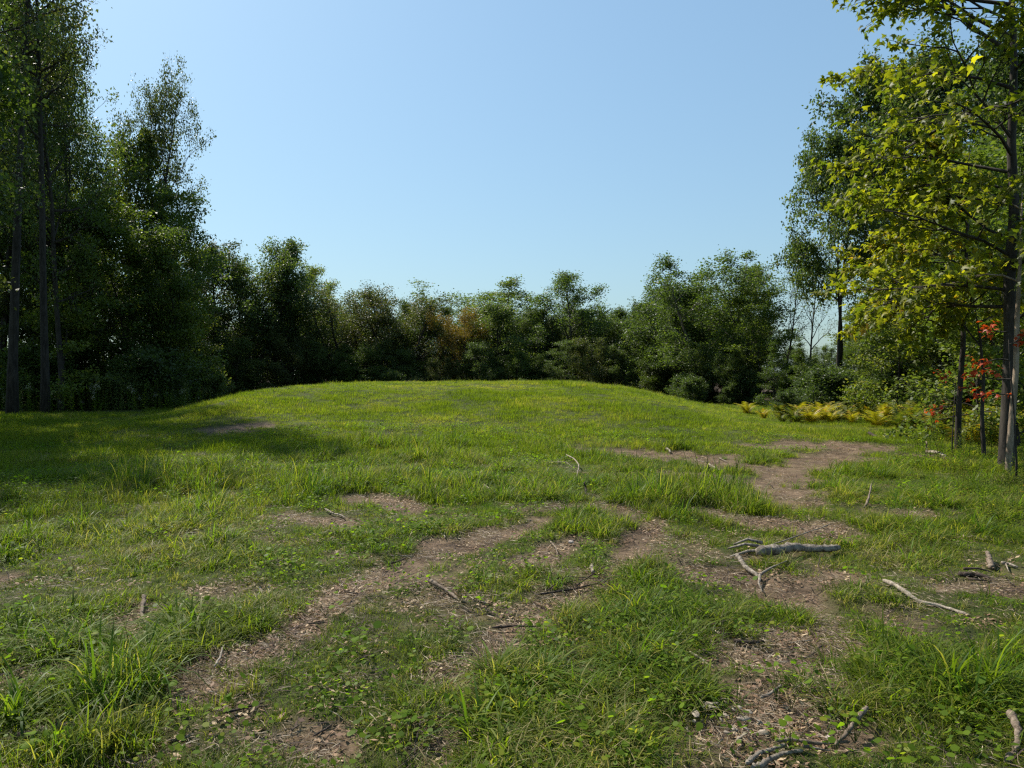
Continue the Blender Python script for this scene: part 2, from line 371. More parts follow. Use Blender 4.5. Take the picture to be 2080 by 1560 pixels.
def blades(seed, n, rad, h0, h1, wid, lean, segs, mat, arch=1.0, name='tuft'):
    g = rngf(seed)
    r = rad * np.sqrt(g.random(n)); a = g.random(n) * 2 * math.pi
    base = np.stack([r * np.cos(a), r * np.sin(a), np.full(n, -.01)], -1)
    az = a + g.normal(0, .9, n); ln_ = lean * (.3 + g.random(n) * 1.2) * (.5 + r / (rad + 1e-6))
    H = h0 + (h1 - h0) * g.random(n) ** 1.6; W = wid * (.6 + .8 * g.random(n))
    dirh = np.stack([np.cos(az), np.sin(az), 0 * az], -1)
    side = np.stack([-np.sin(az + g.normal(0, .5, n)), np.cos(az), 0 * az], -1); side = nrm(side)
    V = []; k = segs
    for s in range(k + 1):
        t = s / k
        th = ln_ * t * arch
        c = base + dirh * (H * t * np.sin(th))[:, None] + np.array([0, 0, 1.]) * (H * t * np.cos(np.minimum(th, 2.0)))[:, None]
        ww = W * (1 - t ** 2 * .95) * (.75 + .25 * min(1, 3 * t)) * .5
        V.append(c - side * ww[:, None]); V.append(c + side * ww[:, None])
    V = np.stack(V, 1)  # n, 2(k+1), 3
    m = 2 * (k + 1); idx = np.arange(n)[:, None] * m
    Fq = []
    for s in range(k): Fq.append(np.stack([idx[:, 0] + 2 * s, idx[:, 0] + 2 * s + 1, idx[:, 0] + 2 * s + 3, idx[:, 0] + 2 * s + 2], -1))
    Fq = np.stack(Fq, 1).reshape(-1, 4)
    v = np.repeat(g.random(n), k)
    return mk(name, V.reshape(-1, 3), Fq, mat, {'v': ('FACE', v)})

def straw_mesh(seed, n, rad, l0, l1, wid, mat, name='straw'):
    g = rngf(seed); r = rad * np.sqrt(g.random(n)); a = g.random(n) * 6.283
    c = np.stack([r * np.cos(a), r * np.sin(a), .003 + .018 * g.random(n)], -1)
    az = g.random(n) * 6.283; el = g.normal(0, .16, n); L = (l0 + (l1 - l0) * g.random(n) ** 2) * .5
    d = np.stack([np.cos(az) * np.cos(el), np.sin(az) * np.cos(el), np.sin(el)], -1)
    s = np.stack([-np.sin(az), np.cos(az), 0 * az], -1); W = (wid * (.5 + g.random(n)))[:, None]
    mid = c + s * (g.normal(0, .12, n) * L)[:, None]
    A = c - d * L[:, None]; B = c + d * L[:, None]
    V = np.stack([A - s * W * .3, A + s * W * .3, mid - s * W * .5, mid + s * W * .5 + [0, 0, .002], B - s * W * .2, B + s * W * .2], 1)
    i = np.arange(n)[:, None] * 6
    Fq = np.concatenate([i + [0, 1, 3, 2], i + [2, 3, 5, 4]], 1).reshape(-1, 4)
    return mk(name, V.reshape(-1, 3), Fq, mat, {'v': ('FACE', np.repeat(g.random(n), 2))})

def chips_mesh(seed, n, rad, mat, size=.02, name='chip'):
    g = rngf(seed); r = rad * np.sqrt(g.random(n)); a = g.random(n) * 6.283
    c = np.stack([r * np.cos(a), r * np.sin(a), .004 + .01 * g.random(n)], -1)
    az = g.random(n) * 6.283; s_ = size * (.4 + g.random(n))
    d = np.stack([np.cos(az), np.sin(az), g.normal(0, .3, n)], -1); s = np.stack([-np.sin(az), np.cos(az), g.normal(0, .3, n)], -1)
    wv = (s_ * (.2 + .5 * g.random(n)))[:, None]; L = s_[:, None]
    V = np.stack([c - d * L, c + s * wv, c + d * L, c - s * wv], 1)
    return mk(name, V.reshape(-1, 3), np.arange(4 * n).reshape(-1, 4), mat, {'v': ('FACE', g.random(n))})

def clover_mesh(seed, n, rad, mat, size=.03, h=.08, name='weed'):
    """little round leaves on thin stalks"""
    g = rngf(seed); r = rad * np.sqrt(g.random(n)); a = g.random(n) * 6.283
    c = np.stack([r * np.cos(a), r * np.sin(a), h * (.35 + .65 * g.random(n))], -1)
    nn = nrm(np.stack([g.normal(0, .45, n), g.normal(0, .45, n), np.ones(n)], -1))
    u = nrm(np.cross(nn, nrm(g.normal(size=(n, 3))))); v = np.cross(nn, u); s_ = (size * (.6 + .8 * g.random(n)))[:, None]
    k = 6; V = []
    for q in range(k):
        t = q / k * 6.283; rr_ = (1.25, .95, .8, .75, .8, .95)[q]
        V.append(c + (u * math.cos(t) + v * math.sin(t)) * s_ * rr_)
    V = np.stack(V, 1); i = np.arange(n)[:, None] * k
    T = np.concatenate([i + [0, 1, 2], i + [0, 2, 3], i + [0, 3, 4], i + [0, 4, 5]], 1).reshape(-1, 3)
    return mk(name, V.reshape(-1, 3), T, mat, {'v': ('FACE', np.repeat(g.random(n), 4))})

def inwood(x, y):
    """True under the trees"""
    l = (x < -2.5 - .44 * y) & (y > 31.5)
    return l | (y > 49) | ((x > 4.8 + .45 * y) & (y > 16))

def ptsector(g, r0, r1, dens, spread=44):
    A = (r1 * r1 - r0 * r0) * R(spread); n = int(A * dens)
    r = np.sqrt(r0 * r0 + (r1 * r1 - r0 * r0) * g.random(n)); a = R(90) + (g.random(n) * 2 - 1) * R(spread)
    return r * np.cos(a), r * np.sin(a)

def build_grass():
    g = rngf(7)
    pr = []
    # 0-3 short turf, 4-7 medium, 8-11 long arching tufts, 12-14 far turf
    for i in range(4): pr.append(blades(100 + i, 46, .11, .025, .090, .0038, .7, 2, (M['grass'], M['grassdry'], M['grassdark'], M['grassdark'])[i]))
    for i in range(4): pr.append(blades(110 + i, 40, .06, .05, .17, .0048, .75, 3, (M['grass'], M['grassdark'], M['grass'], M['grassdry'])[i], 1.1))
    for i in range(4): pr.append(blades(120 + i, 40, .045, .09, .27, .0068, 1.1, 5, M['grass'] if i % 2 else M['grassdark'], 1.25))
    for i in range(4): pr.append(blades(130 + i, 60, .30, .07, .19, .0085, .6, 2, M['grass']))
    xs = []; 
    for r0, r1, dens, kind in ((2.2, 5, 330, 'n'), (5, 9, 215, 'n'), (9, 16, 110, 'n'), (14, 28, 34, 'f'), (28, 47, 17, 'f')):
        x, y = ptsector(g, r0, r1, dens, 43)
        n = len(x); s = soilf(x, y); tall = fbm(x * 1.1, y * 1.1, 55, 3); patch = fbm(x * .33, y * .33, 66, 3)
        keep = (g.random(n) > np.clip(s * 1.25, 0, .985) ) & ~inwood(x, y)
        x, y, s, tall, patch = (q[keep] for q in (x, y, s, tall, patch)); n = len(x)
        u = g.random(n)
        if kind == 'n':
            big = tall + .35 * (patch - .5) + .10 * (x > 4) + .05*(x<-2)
            idx = np.where(u < sst(.52, .72, big) * .28, 8, np.where(u < .15 + sst(.38, .62, big) * .8, 4, 0)) + g.integers(0, 4, n)
            sc = (.7 + .6 * g.random(n)) * (1 - .35 * s) * (.72 + .6 * sst(.35, .65, tall))
            if r0 >= 9: sc = sc * 1.15
        else:
            idx = 12 + g.integers(0, 4, n); sc = (.65 + .5 * g.random(n)) * (.62 + .42 * sst(.3, .7, tall))
            if r0 > 20: sc = sc * 1.25
            sc = sc * np.clip(1 - .6 * s, .3, 1)
        z = hgt(x, y) - .025 * s
        hs = sc * (.72 + .9 * sst(.3, .7, patch) * (.4 + .9 * fbm(x * .8, y * .8, 12, 2)))
        hs = hs * (1 - .35 * sst(16, 24, y))
        if kind == 'n': q = lowf(x, y); hs = hs * q; sc = sc * (.4 + .6 * q)
        xs.append((np.stack([x, y, z], -1), idx, np.stack([sc, sc, hs], -1)))
    xyz = np.concatenate([q[0] for q in xs]); idx = np.concatenate([q[1] for q in xs]); scl = np.concatenate([q[2] for q in xs])
    n = len(xyz); rot = np.stack([g.normal(0, .08, n), g.normal(0, .08, n), g.random(n) * 6.283], -1)
    print('grass tufts', n)
    scatter('grass', xyz, rot, scl, idx, pr, 'green meadow grass covering the clearing and the mound', 'grass')

    # dry straw and litter lying on the earth and between the tufts
    st = [straw_mesh(200 + i, 75, .15, .015, .09, .0018, M['straw']) for i in range(3)]
    st += [chips_mesh(210 + i, 50, .15, M['deadleaf'], .013) for i in range(2)]
    st += [straw_mesh(220 + i, 9, .20, .08, .38, .0045, M['deaddark']) for i in range(2)]
    xs = []
    for r0, r1, dens in ((2.2, 5.5, 110), (5.5, 10, 55), (10, 20, 16)):
        x, y = ptsector(g, r0, r1, dens, 41); n = len(x); s = soilf(x, y)
        k = (g.random(n) < .22 + .8 * s) & ~inwood(x, y); x, y, s = x[k], y[k], s[k]; n = len(x)
        u = g.random(n); idx = np.where(u < .50, g.integers(0, 3, n), np.where(u < .78, 3 + g.integers(0, 2, n), 5 + g.integers(0, 2, n)))
        sc = .8 + .6 * g.random(n)
        xs.append((np.stack([x, y, hgt(x, y) - .02 * s], -1), idx, np.stack([sc] * 3, -1)))
    xyz = np.concatenate([q[0] for q in xs]); idx = np.concatenate([q[1] for q in xs]); scl = np.concatenate([q[2] for q in xs]); n = len(xyz)
    rot = np.stack([g.normal(0, .05, n), g.normal(0, .05, n), g.random(n) * 6.283], -1)
    scatter('dry_straw_litter', xyz, rot, scl, idx, st, 'dry straw, twigs and leaf crumbs strewn over the bare earth', 'litter')

    # clover-like weeds in the turf
    cl = [clover_mesh(300 + i, 26, .13, M['weed'], .011, .10) for i in range(3)] + [clover_mesh(310 + i, 10, .12, M['seedling'], .016, .12) for i in range(2)]
    x, y = ptsector(g, 2.4, 19, 46, 42); n = len(x); s = soilf(x, y)
    wz = fbm(x * .7 + 9, y * .7, 88, 3)
    k = (g.random(n) < (.07 + sst(.46, .64, wz + .12 * sst(-1, -5, x) - .05 * sst(0, 2, x))) * (1 - s) * .6) & ~inwood(x, y); x, y = x[k], y[k]; n = len(x)
    sc = .7 + .7 * g.random(n)
    scatter('clover_weeds', np.stack([x, y, hgt(x, y)], -1), np.stack([0 * x, 0 * x, g.random(n) * 6.283], -1), np.stack([sc] * 3, -1),
            np.where(g.random(n) < .86, g.integers(0, 3, n), 3 + g.integers(0, 2, n)), cl, 'small round leaved weeds growing through the grass', 'weeds')
build_grass()

# ---------------------------------------------------------------- trees
UP = np.array([0, 0, 1.])
def rotdir(rng, d, ang, az):
    a = nrm(np.cross(d, UP if abs(d[2]) < .95 else np.array([1., 0, 0]))); b = np.cross(d, a)
    return nrm(d * math.cos(ang) + (a * math.cos(az) + b * math.sin(az)) * math.sin(ang))
class Spec:
    H = 14; r = .2; stems = 1; cb = .3; limbs = 18; R = 3.2; el0 = 20; el1 = 65; prof = 'round'; nch = (6, 4); ratio = (.5, .5)
    wig = (.05, .16, .22, .3); trop = (.02, .06, .03, .0); leaf = .16; per = 12; cr = .32; flat = 0.0; droop = 0.0; wood_lvl = 3; lean = .0; top = True; aspect = .62; tilt = (.12, .36)
def mkspec(**k):
    s = Spec()
    for a, b in k.items(): setattr(s, a, b)
    return s
def prof(kind, t):
    if kind == 'round': return max(.42 - .15 * t, math.sin(math.pi * min(.97, .12 + .86 * t)) ** .7)
    if kind == 'cone': return max(.12, 1 - t * .85)
    if kind == 'vase': return .35 + .75 * math.sin(math.pi * min(.95, .2 + .7 * t))
    if kind == 'poplar': return .35 + .75 * math.sin(math.pi * min(.93, .25 + .72 * t))
    if kind == 'column': return .55 + .45 * math.sin(math.pi * min(.93, .1 + .85 * t))
    return 1
def polyline(rng, p, d, L, n, wig, trop):
    pts = [p]
    for i in range(n):
        d = nrm(d + rng.normal(0, wig, 3) + UP * trop); p = p + d * (L / n); pts.append(p)
    return np.array(pts), d
def at_t(pts, t):
    f = t * (len(pts) - 1); i = min(int(f), len(pts) - 2); u = f - i
    return pts[i] * (1 - u) + pts[i + 1] * u, nrm(pts[i + 1] - pts[i])
def gen(seed, s):
    """skeleton -> (trunk Wood, branch Wood, clump centres, clump directions)"""
    rng = rngf(seed); T = Wood(); B = Wood(); C = []; D = []
    def term(p, d, L, r):
        pts, d2 = polyline(rng, p, d, L, 3, s.wig[3], s.trop[3] - s.droop)
        if s.wood_lvl >= 3: B.tube(pts, np.linspace(r, r * .3, 4), 3, False)
        for q in pts[2:]: C.append(q); D.append(d2)
    def sec(p, d, L, r):
        pts, d2 = polyline(rng, p, d, L, 4, s.wig[2], s.trop[2])
        if s.wood_lvl >= 2: B.tube(pts, np.linspace(r, r * .35, 5), 3, False)
        n1 = max(2, int(round(s.nch[1] * min(1, L / (s.R * .32)))))
        for k in range(n1):
            t = .25 + .75 * (k + rng.random()) / n1; q, dq = at_t(pts, min(t, .999))
            term(q, rotdir(rng, dq, R(rng.uniform(30, 60)), rng.random() * 6.283 if s.flat < .5 else (0 if k % 2 else math.pi) + rng.normal(0, .4)), L * s.ratio[1] * rng.uniform(.7, 1.2), max(r * .45, .006))
        term(pts[-1], d2, L * s.ratio[1] * .8, max(r * .35, .006))
    def limb(p, d, L, r):
        pts, d2 = polyline(rng, p, d, L, 6, s.wig[1], s.trop[1])
        B.tube(pts, np.linspace(r, r * .25, 7), 5, False)
        n0 = max(2, int(round(s.nch[0] * min(1, L / (s.R * .8)))))
        for k in range(n0):
            t = .22 + .78 * (k + rng.random()) / n0; q, dq = at_t(pts, min(t, .999))
            sec(q, rotdir(rng, dq, R(rng.uniform(30, 62)), rng.random() * 6.283 if s.flat < .5 else (0 if k % 2 else math.pi) + rng.normal(0, .35)), L * s.ratio[0] * rng.uniform(.7, 1.15) * (1.1 - .45 * t), max(r * (.55 - .25 * t), .01))
        sec(pts[-1], d2, L * s.ratio[0] * .6, max(r * .3, .01))
    for st in range(s.stems):
        if s.stems == 1: p0 = np.zeros(3); d0 = nrm(np.array([s.lean, rng.normal(0, .02), 1.])); Hs = s.H
        else:
            a = st / s.stems * 6.283 + rng.random(); tl = rng.uniform(*s.tilt)
            p0 = np.array([math.cos(a), math.sin(a), 0]) * s.r * .7; d0 = nrm(np.array([math.cos(a) * tl, math.sin(a) * tl, 1.])); Hs = s.H * rng.uniform(.8, 1.0)
        n = 10; pts, d2 = polyline(rng, p0 - UP * .25, d0, Hs * .97, n, s.wig[0], s.trop[0])
        r0 = s.r * (1 if s.stems == 1 else .75)
        rad = r0 * (1 - np.linspace(0, 1, n + 1) * .86); rad[0] *= 1.35; rad[1] *= 1.04
        T.tube(pts, rad, 9)
        az = rng.random() * 6.283; nl = max(3, s.limbs // s.stems)
        for k in range(nl):
            t = (k + rng.random() * .8) / nl; tt = s.cb + (1 - s.cb) * t * .97
            q, dq = at_t(pts, tt); az += 2.4 + rng.normal(0, .35)
            el = R(s.el0 + (s.el1 - s.el0) * t + rng.normal(0, 8))
            dd = nrm(np.array([math.cos(az) * math.cos(el), math.sin(az) * math.cos(el), math.sin(el)]) + .15 * dq)
            L = s.R * prof(s.prof, t) * rng.uniform(.75, 1.2)
            limb(q, dd, L, min(r0 * (1 - tt * .86) * .6, .03 + L * .018))
        if s.top: limb(pts[-1], d2, s.R * .2, r0 * .14)
    return T, B, np.array(C), np.array(D), rng
def leaves(rng, C, D, s, mat, name='crown', thin=None):
    # whole clumps are left out here and there, so light and sky come through
    if thin is not None:
        k = fbm(C[:, 0] * .8 + C[:, 2] * .5, C[:, 1] * .8 + C[:, 2] * .3, int(rng.integers(99)), 2) > thin; C = C[k]; D = D[k]
    n = len(C); per = s.per; c = np.repeat(C, per, 0); d = np.repeat(D, per, 0); m = n * per
    off = rng.normal(0, s.cr, (m, 3)) * np.array([1, 1, .75 * (1 - .6 * s.flat)])
    p = c + off
    nn = nrm(rng.normal(0, .75, (m, 3)) + UP * (.55 + s.flat)); ax = nrm(np.cross(nn, nrm(rng.normal(size=(m, 3)))) + .3 * nrm(off))
    sd = nrm(np.cross(nn, ax)); L = (s.leaf * (.6 + .8 * rng.random(m)))[:, None]; W = L * s.aspect * .5
    fold = nn * L * .08
    V = np.stack([p - ax * L * .5, p + sd * W + fold - ax * L * .05, p + ax * L * .5, p - sd * W + fold - ax * L * .05], 1).reshape(-1, 3)
    cv = np.repeat(rng.random(n), per)
    v = np.clip(.6 * rng.random(m) + .4 * cv, 0, 1)
    return mk(name, V, np.arange(4 * m).reshape(-1, 4), mat, {'v': ('FACE', v)})

VAR = {}
def variant(key, seed, spec, mat, bark='bark', thin=None):
    T, B, C, D, rng = gen(seed, spec)
    tr = T.mesh('trunk', M[bark]); br = B.mesh('branches', M[bark]); cr = leaves(rng, C, D, spec, M[mat], thin=thin)
    VAR[key] = (tr, br, cr, float(max(C[:, 2].max(), spec.H)), mat)
    print(key, 'leaves', len(cr.polygons), 'height', round(VAR[key][3], 1))
variant('oak', 1, mkspec(H=20, r=.34, cb=.20, limbs=26, R=4.6, el0=12, el1=72, prof='column', nch=(6, 4), trop=(.01, .05, .05, .02), per=20, leaf=.18, cr=.27), 'dark', thin=.34)
variant('oak2', 2, mkspec(H=18, r=.28, stems=2, tilt=(.03, .10), cb=.36, limbs=26, R=4.3, el0=20, el1=74, prof='vase', nch=(6, 4), trop=(.01, .06, .06, .02), per=16, leaf=.15, cr=.25), 'dark', thin=.36)
variant('oak3', 17, mkspec(H=15, r=.24, stems=2, tilt=(.05, .13), cb=.46, limbs=26, R=3.6, el0=15, el1=72, prof='vase', nch=(6, 4), trop=(.01, .05, .05, .02), per=22, leaf=.18, cr=.25), 'dark', thin=.27)
variant('tall', 3, mkspec(H=25, r=.30, cb=.38, limbs=26, R=4.4, el0=5, el1=65, prof='round', nch=(6, 4), per=13, leaf=.17, cr=.31), 'dark', thin=.40)
variant('trunky', 16, mkspec(H=28, r=.27, cb=.50, limbs=24, R=4.2, el0=5, el1=65, prof='round', nch=(6, 4), per=13, leaf=.17, cr=.31, wig=(.012, .16, .22, .3)), 'olive', thin=.42)
variant('tall2', 4, mkspec(H=23, r=.24, cb=.25, limbs=26, R=4.0, el0=0, el1=60, prof='round', nch=(5, 4), per=13, leaf=.17, cr=.31), 'mid', thin=.41)
variant('round', 5, mkspec(H=12, r=.2, cb=.12, limbs=24, R=3.9, el0=0, el1=65, prof='round', nch=(6, 4), per=19, leaf=.16, cr=.27), 'dark', thin=.29)
variant('round2', 6, mkspec(H=11, r=.17, stems=2, cb=.12, limbs=26, R=3.3, el0=0, el1=70, prof='round', nch=(6, 4), per=19, leaf=.15, cr=.27), 'dark', thin=.30)
variant('multi', 7, mkspec(H=9.5, r=.2, stems=5, cb=.20, limbs=30, R=2.6, el0=15, el1=75, prof='vase', nch=(5, 4), trop=(-.01, .06, .05, .02), per=15, leaf=.13, cr=.27), 'brown', thin=.30)
variant('poplar', 8, mkspec(H=13, r=.18, cb=.10, limbs=32, R=3.0, el0=5, el1=70, prof='poplar', nch=(5, 4), trop=(.02, .04, .04, .02), per=15, leaf=.14, cr=.23), 'light', thin=.30)
variant('poplar2', 15, mkspec(H=13, r=.18, stems=3, cb=.15, limbs=33, R=3.1, el0=10, el1=70, prof='poplar', nch=(5, 4), trop=(.0, .04, .04, .02), per=15, leaf=.14, cr=.23), 'light', thin=.30)
variant('dense', 9, mkspec(H=9, r=.14, stems=2, cb=.05, limbs=34, R=3.0, el0=0, el1=60, prof='round', nch=(6, 4), trop=(.02, .03, .04, .02), per=19, leaf=.14, cr=.24), 'dark', thin=.24)
variant('sapling', 10, mkspec(H=10, r=.07, cb=.10, limbs=26, R=2.4, el0=0, el1=45, prof='column', nch=(5, 4), trop=(.01, .0, .0, .0), per=13, leaf=.15, cr=.26, flat=.7), 'mid', thin=.32)
variant('sapling2', 11, mkspec(H=8, r=.055, cb=.08, limbs=20, R=2.1, el0=0, el1=45, prof='cone', nch=(5, 4), trop=(.01, .0, .0, .0), per=13, leaf=.14, cr=.24, flat=.7), 'light', thin=.33)
variant('sparse', 12, mkspec(H=13, r=.14, cb=.33, limbs=14, R=3.2, el0=40, el1=72, prof='vase', nch=(5, 3), trop=(.01, .12, .10, .04), per=4, leaf=.13, cr=.22), 'olive', 'barkgrey', thin=.42)
variant('shrub', 13, mkspec(H=2.6, r=.05, stems=5, cb=.05, limbs=30, R=1.1, el0=15, el1=70, prof='round', nch=(4, 3), per=12, leaf=.10, cr=.17), 'dark', thin=.2)
variant('shrub2', 14, mkspec(H=3.4, r=.05, stems=4, cb=.1, limbs=26, R=1.3, el0=15, el1=70, prof='round', nch=(4, 3), per=12, leaf=.11, cr=.18, flat=.6), 'mid', thin=.25)

RT = random.Random(5)
KNOWN = {'dark': 'dark green', 'mid': 'mid green', 'light': 'light green', 'olive': 'olive green', 'brown': 'brownish', 'gold': 'golden'}
def tree(key, x, y, H, name, label, cat='tree', group=None, mat=None, rz=None, wide=1.0, bark=None, lean=0.0):
    tr, br, cr, h0, m0 = VAR[key]
    root = bpy.data.objects.new(name, None); COL.objects.link(root); root.empty_display_size = .3
    s = H / h0; root.location = (x, y, float(hgt(x, y)) - .03); root.scale = (s * wide, s * wide, s)
    root.rotation_euler = (0, lean, RT.random() * 6.283 if rz is None else rz)
    tag(root, label, cat, group)
    for nme, me in (('trunk', tr), ('branches', br), ('crown', cr)):
        o = bpy.data.objects.new(nme, me); COL.objects.link(o); o.parent = root
        if nme == 'crown' and mat and mat != m0:
            o.material_slots[0].link = 'OBJECT'; o.material_slots[0].material = M[mat]
        if nme != 'crown' and bark:
            o.material_slots[0].link = 'OBJECT'; o.material_slots[0].material = M[bark]
    return root
def th(ytop, d): return (HZ - ytop) / F * d + CAMZ
def ptree(key, px, d, ytop, name, label, **k):
    x, y = P(px, d); return tree(key, x, y, th(ytop, d) - float(hgt(x, y)), name, label, **k)

# -- left wood, the front trees that can be told apart
ptree('trunky', 24, 29, -460, 'tall_tree', 'thickest straight trunk at the left edge of the clearing', rz=1.0, wide=.75, lean=.012)
ptree('trunky', 92, 30.5, -330, 'tall_tree', 'straight dark trunk just right of the thickest left trunk', rz=3.2, wide=.7)
ptree('tall2', -100, 23, -520, 'tall_tree', 'tall tree half outside the left edge of the picture', rz=2, mat='dark', wide=.75)
ptree('tall2', 125, 33, -60, 'tall_tree', 'tall tree whose crown meets the sky at the upper left', rz=.5, mat='mid', wide=.62)
ptree('oak2', 140, 38, 30, 'oak_tree', 'high crowned tree behind the two straight trunks', rz=2.2, wide=.7)
ptree('oak2', 296, 46, 112, 'oak_tree', 'tall upright oak standing out against the sky at left', rz=4.0, wide=.60, mat='olive')
ptree('round', 262, 46, 270, 'oak_tree', 'broad green tree filling the foot of the tall left oak', rz=1.2, mat='mid', wide=.75)
ptree('sapling', 335, 43, 372, 'maple_tree', 'leafy green tree right below the tall left oak', rz=3, mat='mid', wide=.8)
ptree('sapling', 205, 38, 420, 'maple_tree', 'slender green maple in front of the leaning dark trunk', rz=.3, mat='mid', wide=1.1)
ptree('sapling', 258, 38, 400, 'maple_tree', 'slender maple with a thin dark trunk below the oak', rz=5, mat='light', wide=1.0)
ptree('sapling', 312, 39, 450, 'maple_tree', 'young maple with pale trunk at the grass edge', rz=2.6, mat='mid', wide=.8)
ptree('sapling2', 358, 39, 480, 'maple_tree', 'slightly leaning young maple nearest the open grass', rz=4.4, mat='light', wide=.8)
ptree('sapling2', 125, 34, 470, 'maple_tree', 'small maple with pale sunlit leaves beside two trunks', rz=.9, mat='light')
ptree('sapling2', 392, 44, 500, 'maple_tree', 'last light green maple before the far brownish trees', rz=1.9, mat='light', wide=.75)
k = 0
for px, d, yt, key in ((0,38,-100,'tall2'),(50,42,-20,'tall'),(-60,34,-200,'tall'),(-170,30,-250,'tall2'),(-270,29,-250,'tall'),(150,52,210,'tall2'),(95,50,120,'tall'),(30,50,150,'tall2'),(-40,46,0,'oak2'),(-200,42,-80,'tall'),
      (230,60,450,'round2'),(190,58,380,'tall2'),(330,60,500,'round'),(380,62,540,'round2'),(-120,54,-50,'tall'),(60,62,300,'round'),(-262,16.5,-230,'sapling'),(-195,21,-520,'tall2'),(-340,22,-260,'tall'),(-150,21.5,-500,'oak3'),(-330,18,-150,'round2'),(130,48,420,'round'),(40,40,430,'sapling'),(90,38,480,'sapling'),(-30,38,350,'sapling'),(160,42,500,'sapling')):
    ptree(key, px, d, yt, 'forest_tree', 'dark tree standing inside the shaded wood at the left', group='trees inside the left wood', mat=('dark', 'mid', 'olive')[k % 3], wide=.78); k += 1
# -- far side of the clearing, left to right
far = [
 ('round', 440, 56, 500, 'brownish crowned tree at the left end of the far row', 'brown', 1.0),
 ('round2', 505, 55, 486, 'dark tree with split trunk left of the double crown', 'dark', 1.0),
 ('round', 560, 57, 490, 'tallest dark round tree of the far row at left', 'dark', 1.0),
 ('round2', 618, 58, 548, 'dark tree on the right flank of the tallest round one', 'dark', .9),
 ('poplar', 660, 66, 540, 'loose pale poplar rising behind the dark left trees', 'light', 1.1),
 ('multi', 705, 58, 590, 'olive tree between the pale poplar and the brown willow', 'olive', 1.35),
 ('multi', 800, 56, 580, 'brown many stemmed willow behind the left of the mound', 'brown', 1.25),
 ('round2', 868, 62, 590, 'dark bushy tree with a sky gap on its right', 'dark', 1.0),
 ('poplar2', 955, 66, 563, 'broad light green cottonwood behind the golden tree', 'light', 1.9),
 ('multi', 940, 56, 626, 'golden leaved small tree in front of the cottonwood', 'gold', .8),
 ('dense', 1018, 58, 610, 'black green tree with spiky top right of the golden one', 'dark', 1.15),
 ('dense', 1068, 59, 616, 'second dark spiky tree in the middle of the far row', 'dark', 1.1),
 ('multi', 1112, 60, 640, 'low olive tree left of the tall loose poplar', 'olive', 1.0),
 ('poplar', 1178, 60, 553, 'tall loose poplar with glittering leaves right of centre', 'mid', 1.5),
 ('round2', 1255, 62, 610, 'dark tree between the poplar and the right hand rise', 'dark', .9),
 ('dense', 1300, 60, 618, 'dark bush shaped tree above the right end of the mound', 'dark', 1.1),
 ('round', 1330, 58, 583, 'dark tree with feathery top right of the mound crest', 'dark', .85),
 ('dense', 1385, 52, 568, 'dark full tree stepping up towards the tall right poplar', 'dark', 1.2),
 ('poplar2', 1455, 46, 508, 'highest rounded poplar with whitish trunk behind the slope', 'mid', 1.45),
 ('round2', 1405, 47, 608, 'low dark tree at the foot of the right slope', 'dark', .9),
 ('round', 1515, 48, 538, 'green tree just right of the highest poplar', 'light', .85),
 ('sapling', 1545, 42, 578, 'yellow green tree with a black upright trunk', 'light', 1.2),
 ('sparse', 1585, 43, 525, 'leaning half bare tree with few leaves', 'olive', .9),
 ('sparse', 1640, 46, 470, 'nearly leafless grey tree against the sky', 'olive', .75),
 ('sapling2', 1570, 36, 694, 'low light green tree left of the forked dark trunk', 'mid', .95),
 ('sapling2', 1640, 37, 684, 'low light green tree below the nearly leafless one', 'mid', 1.0),
]
for key, px, d, yt, lab, mt, wd in far:
    ptree(key, px, d, yt, {'poplar': 'poplar_tree', 'poplar2': 'poplar_tree', 'multi': 'willow_tree', 'sparse': 'bare_tree'}.get(key, 'broadleaf_tree'), lab, mat=mt, wide=wd,
          lean=-.28 if 'leaning' in lab else 0, bark='barkgrey' if key.startswith('poplar') else None, rz=2.0 if 'leaning' in lab else None)
for i, px in enumerate(range(420, 1530, 30)):
    d = 60 + (i * 7) % 13
    yt = 618 + (i * 37) % 42
    if 850 < px < 915: yt = 715
    ptree(('dense', 'round2', 'round', 'dense', 'sapling')[i % 5] if yt < 700 else 'dense', px + (i * 13) % 20, d, yt + (0 if px < 1350 else -30), 'background_tree', 'low dark tree in the second row beyond the mound', group='second row trees beyond the mound', mat='dark', wide=1.3)
for i, (px, d, yt, key) in enumerate(((470,52,680,'dense'),(590,53,660,'round2'),(655,54,690,'dense'),(730,53,700,'dense'),(770,54,680,'round2'),(830,55,705,'dense'),(905,54,722,'dense'),(985,54,690,'dense'),(1040,54,700,'round2'),(1090,55,715,'dense'),(1140,53,690,'sapling'),(1215,54,680,'dense'),(1275,53,690,'round2'),(1350,50,680,'dense'),(1430,44,690,'dense'),(1490,42,700,'round2'))):
    ptree(key, px, d, yt, 'small_tree', 'small bushy tree', group='small trees in front of the far row', mat=('dark', 'olive', 'dark', 'mid', 'dark')[i % 5], wide=1.15)
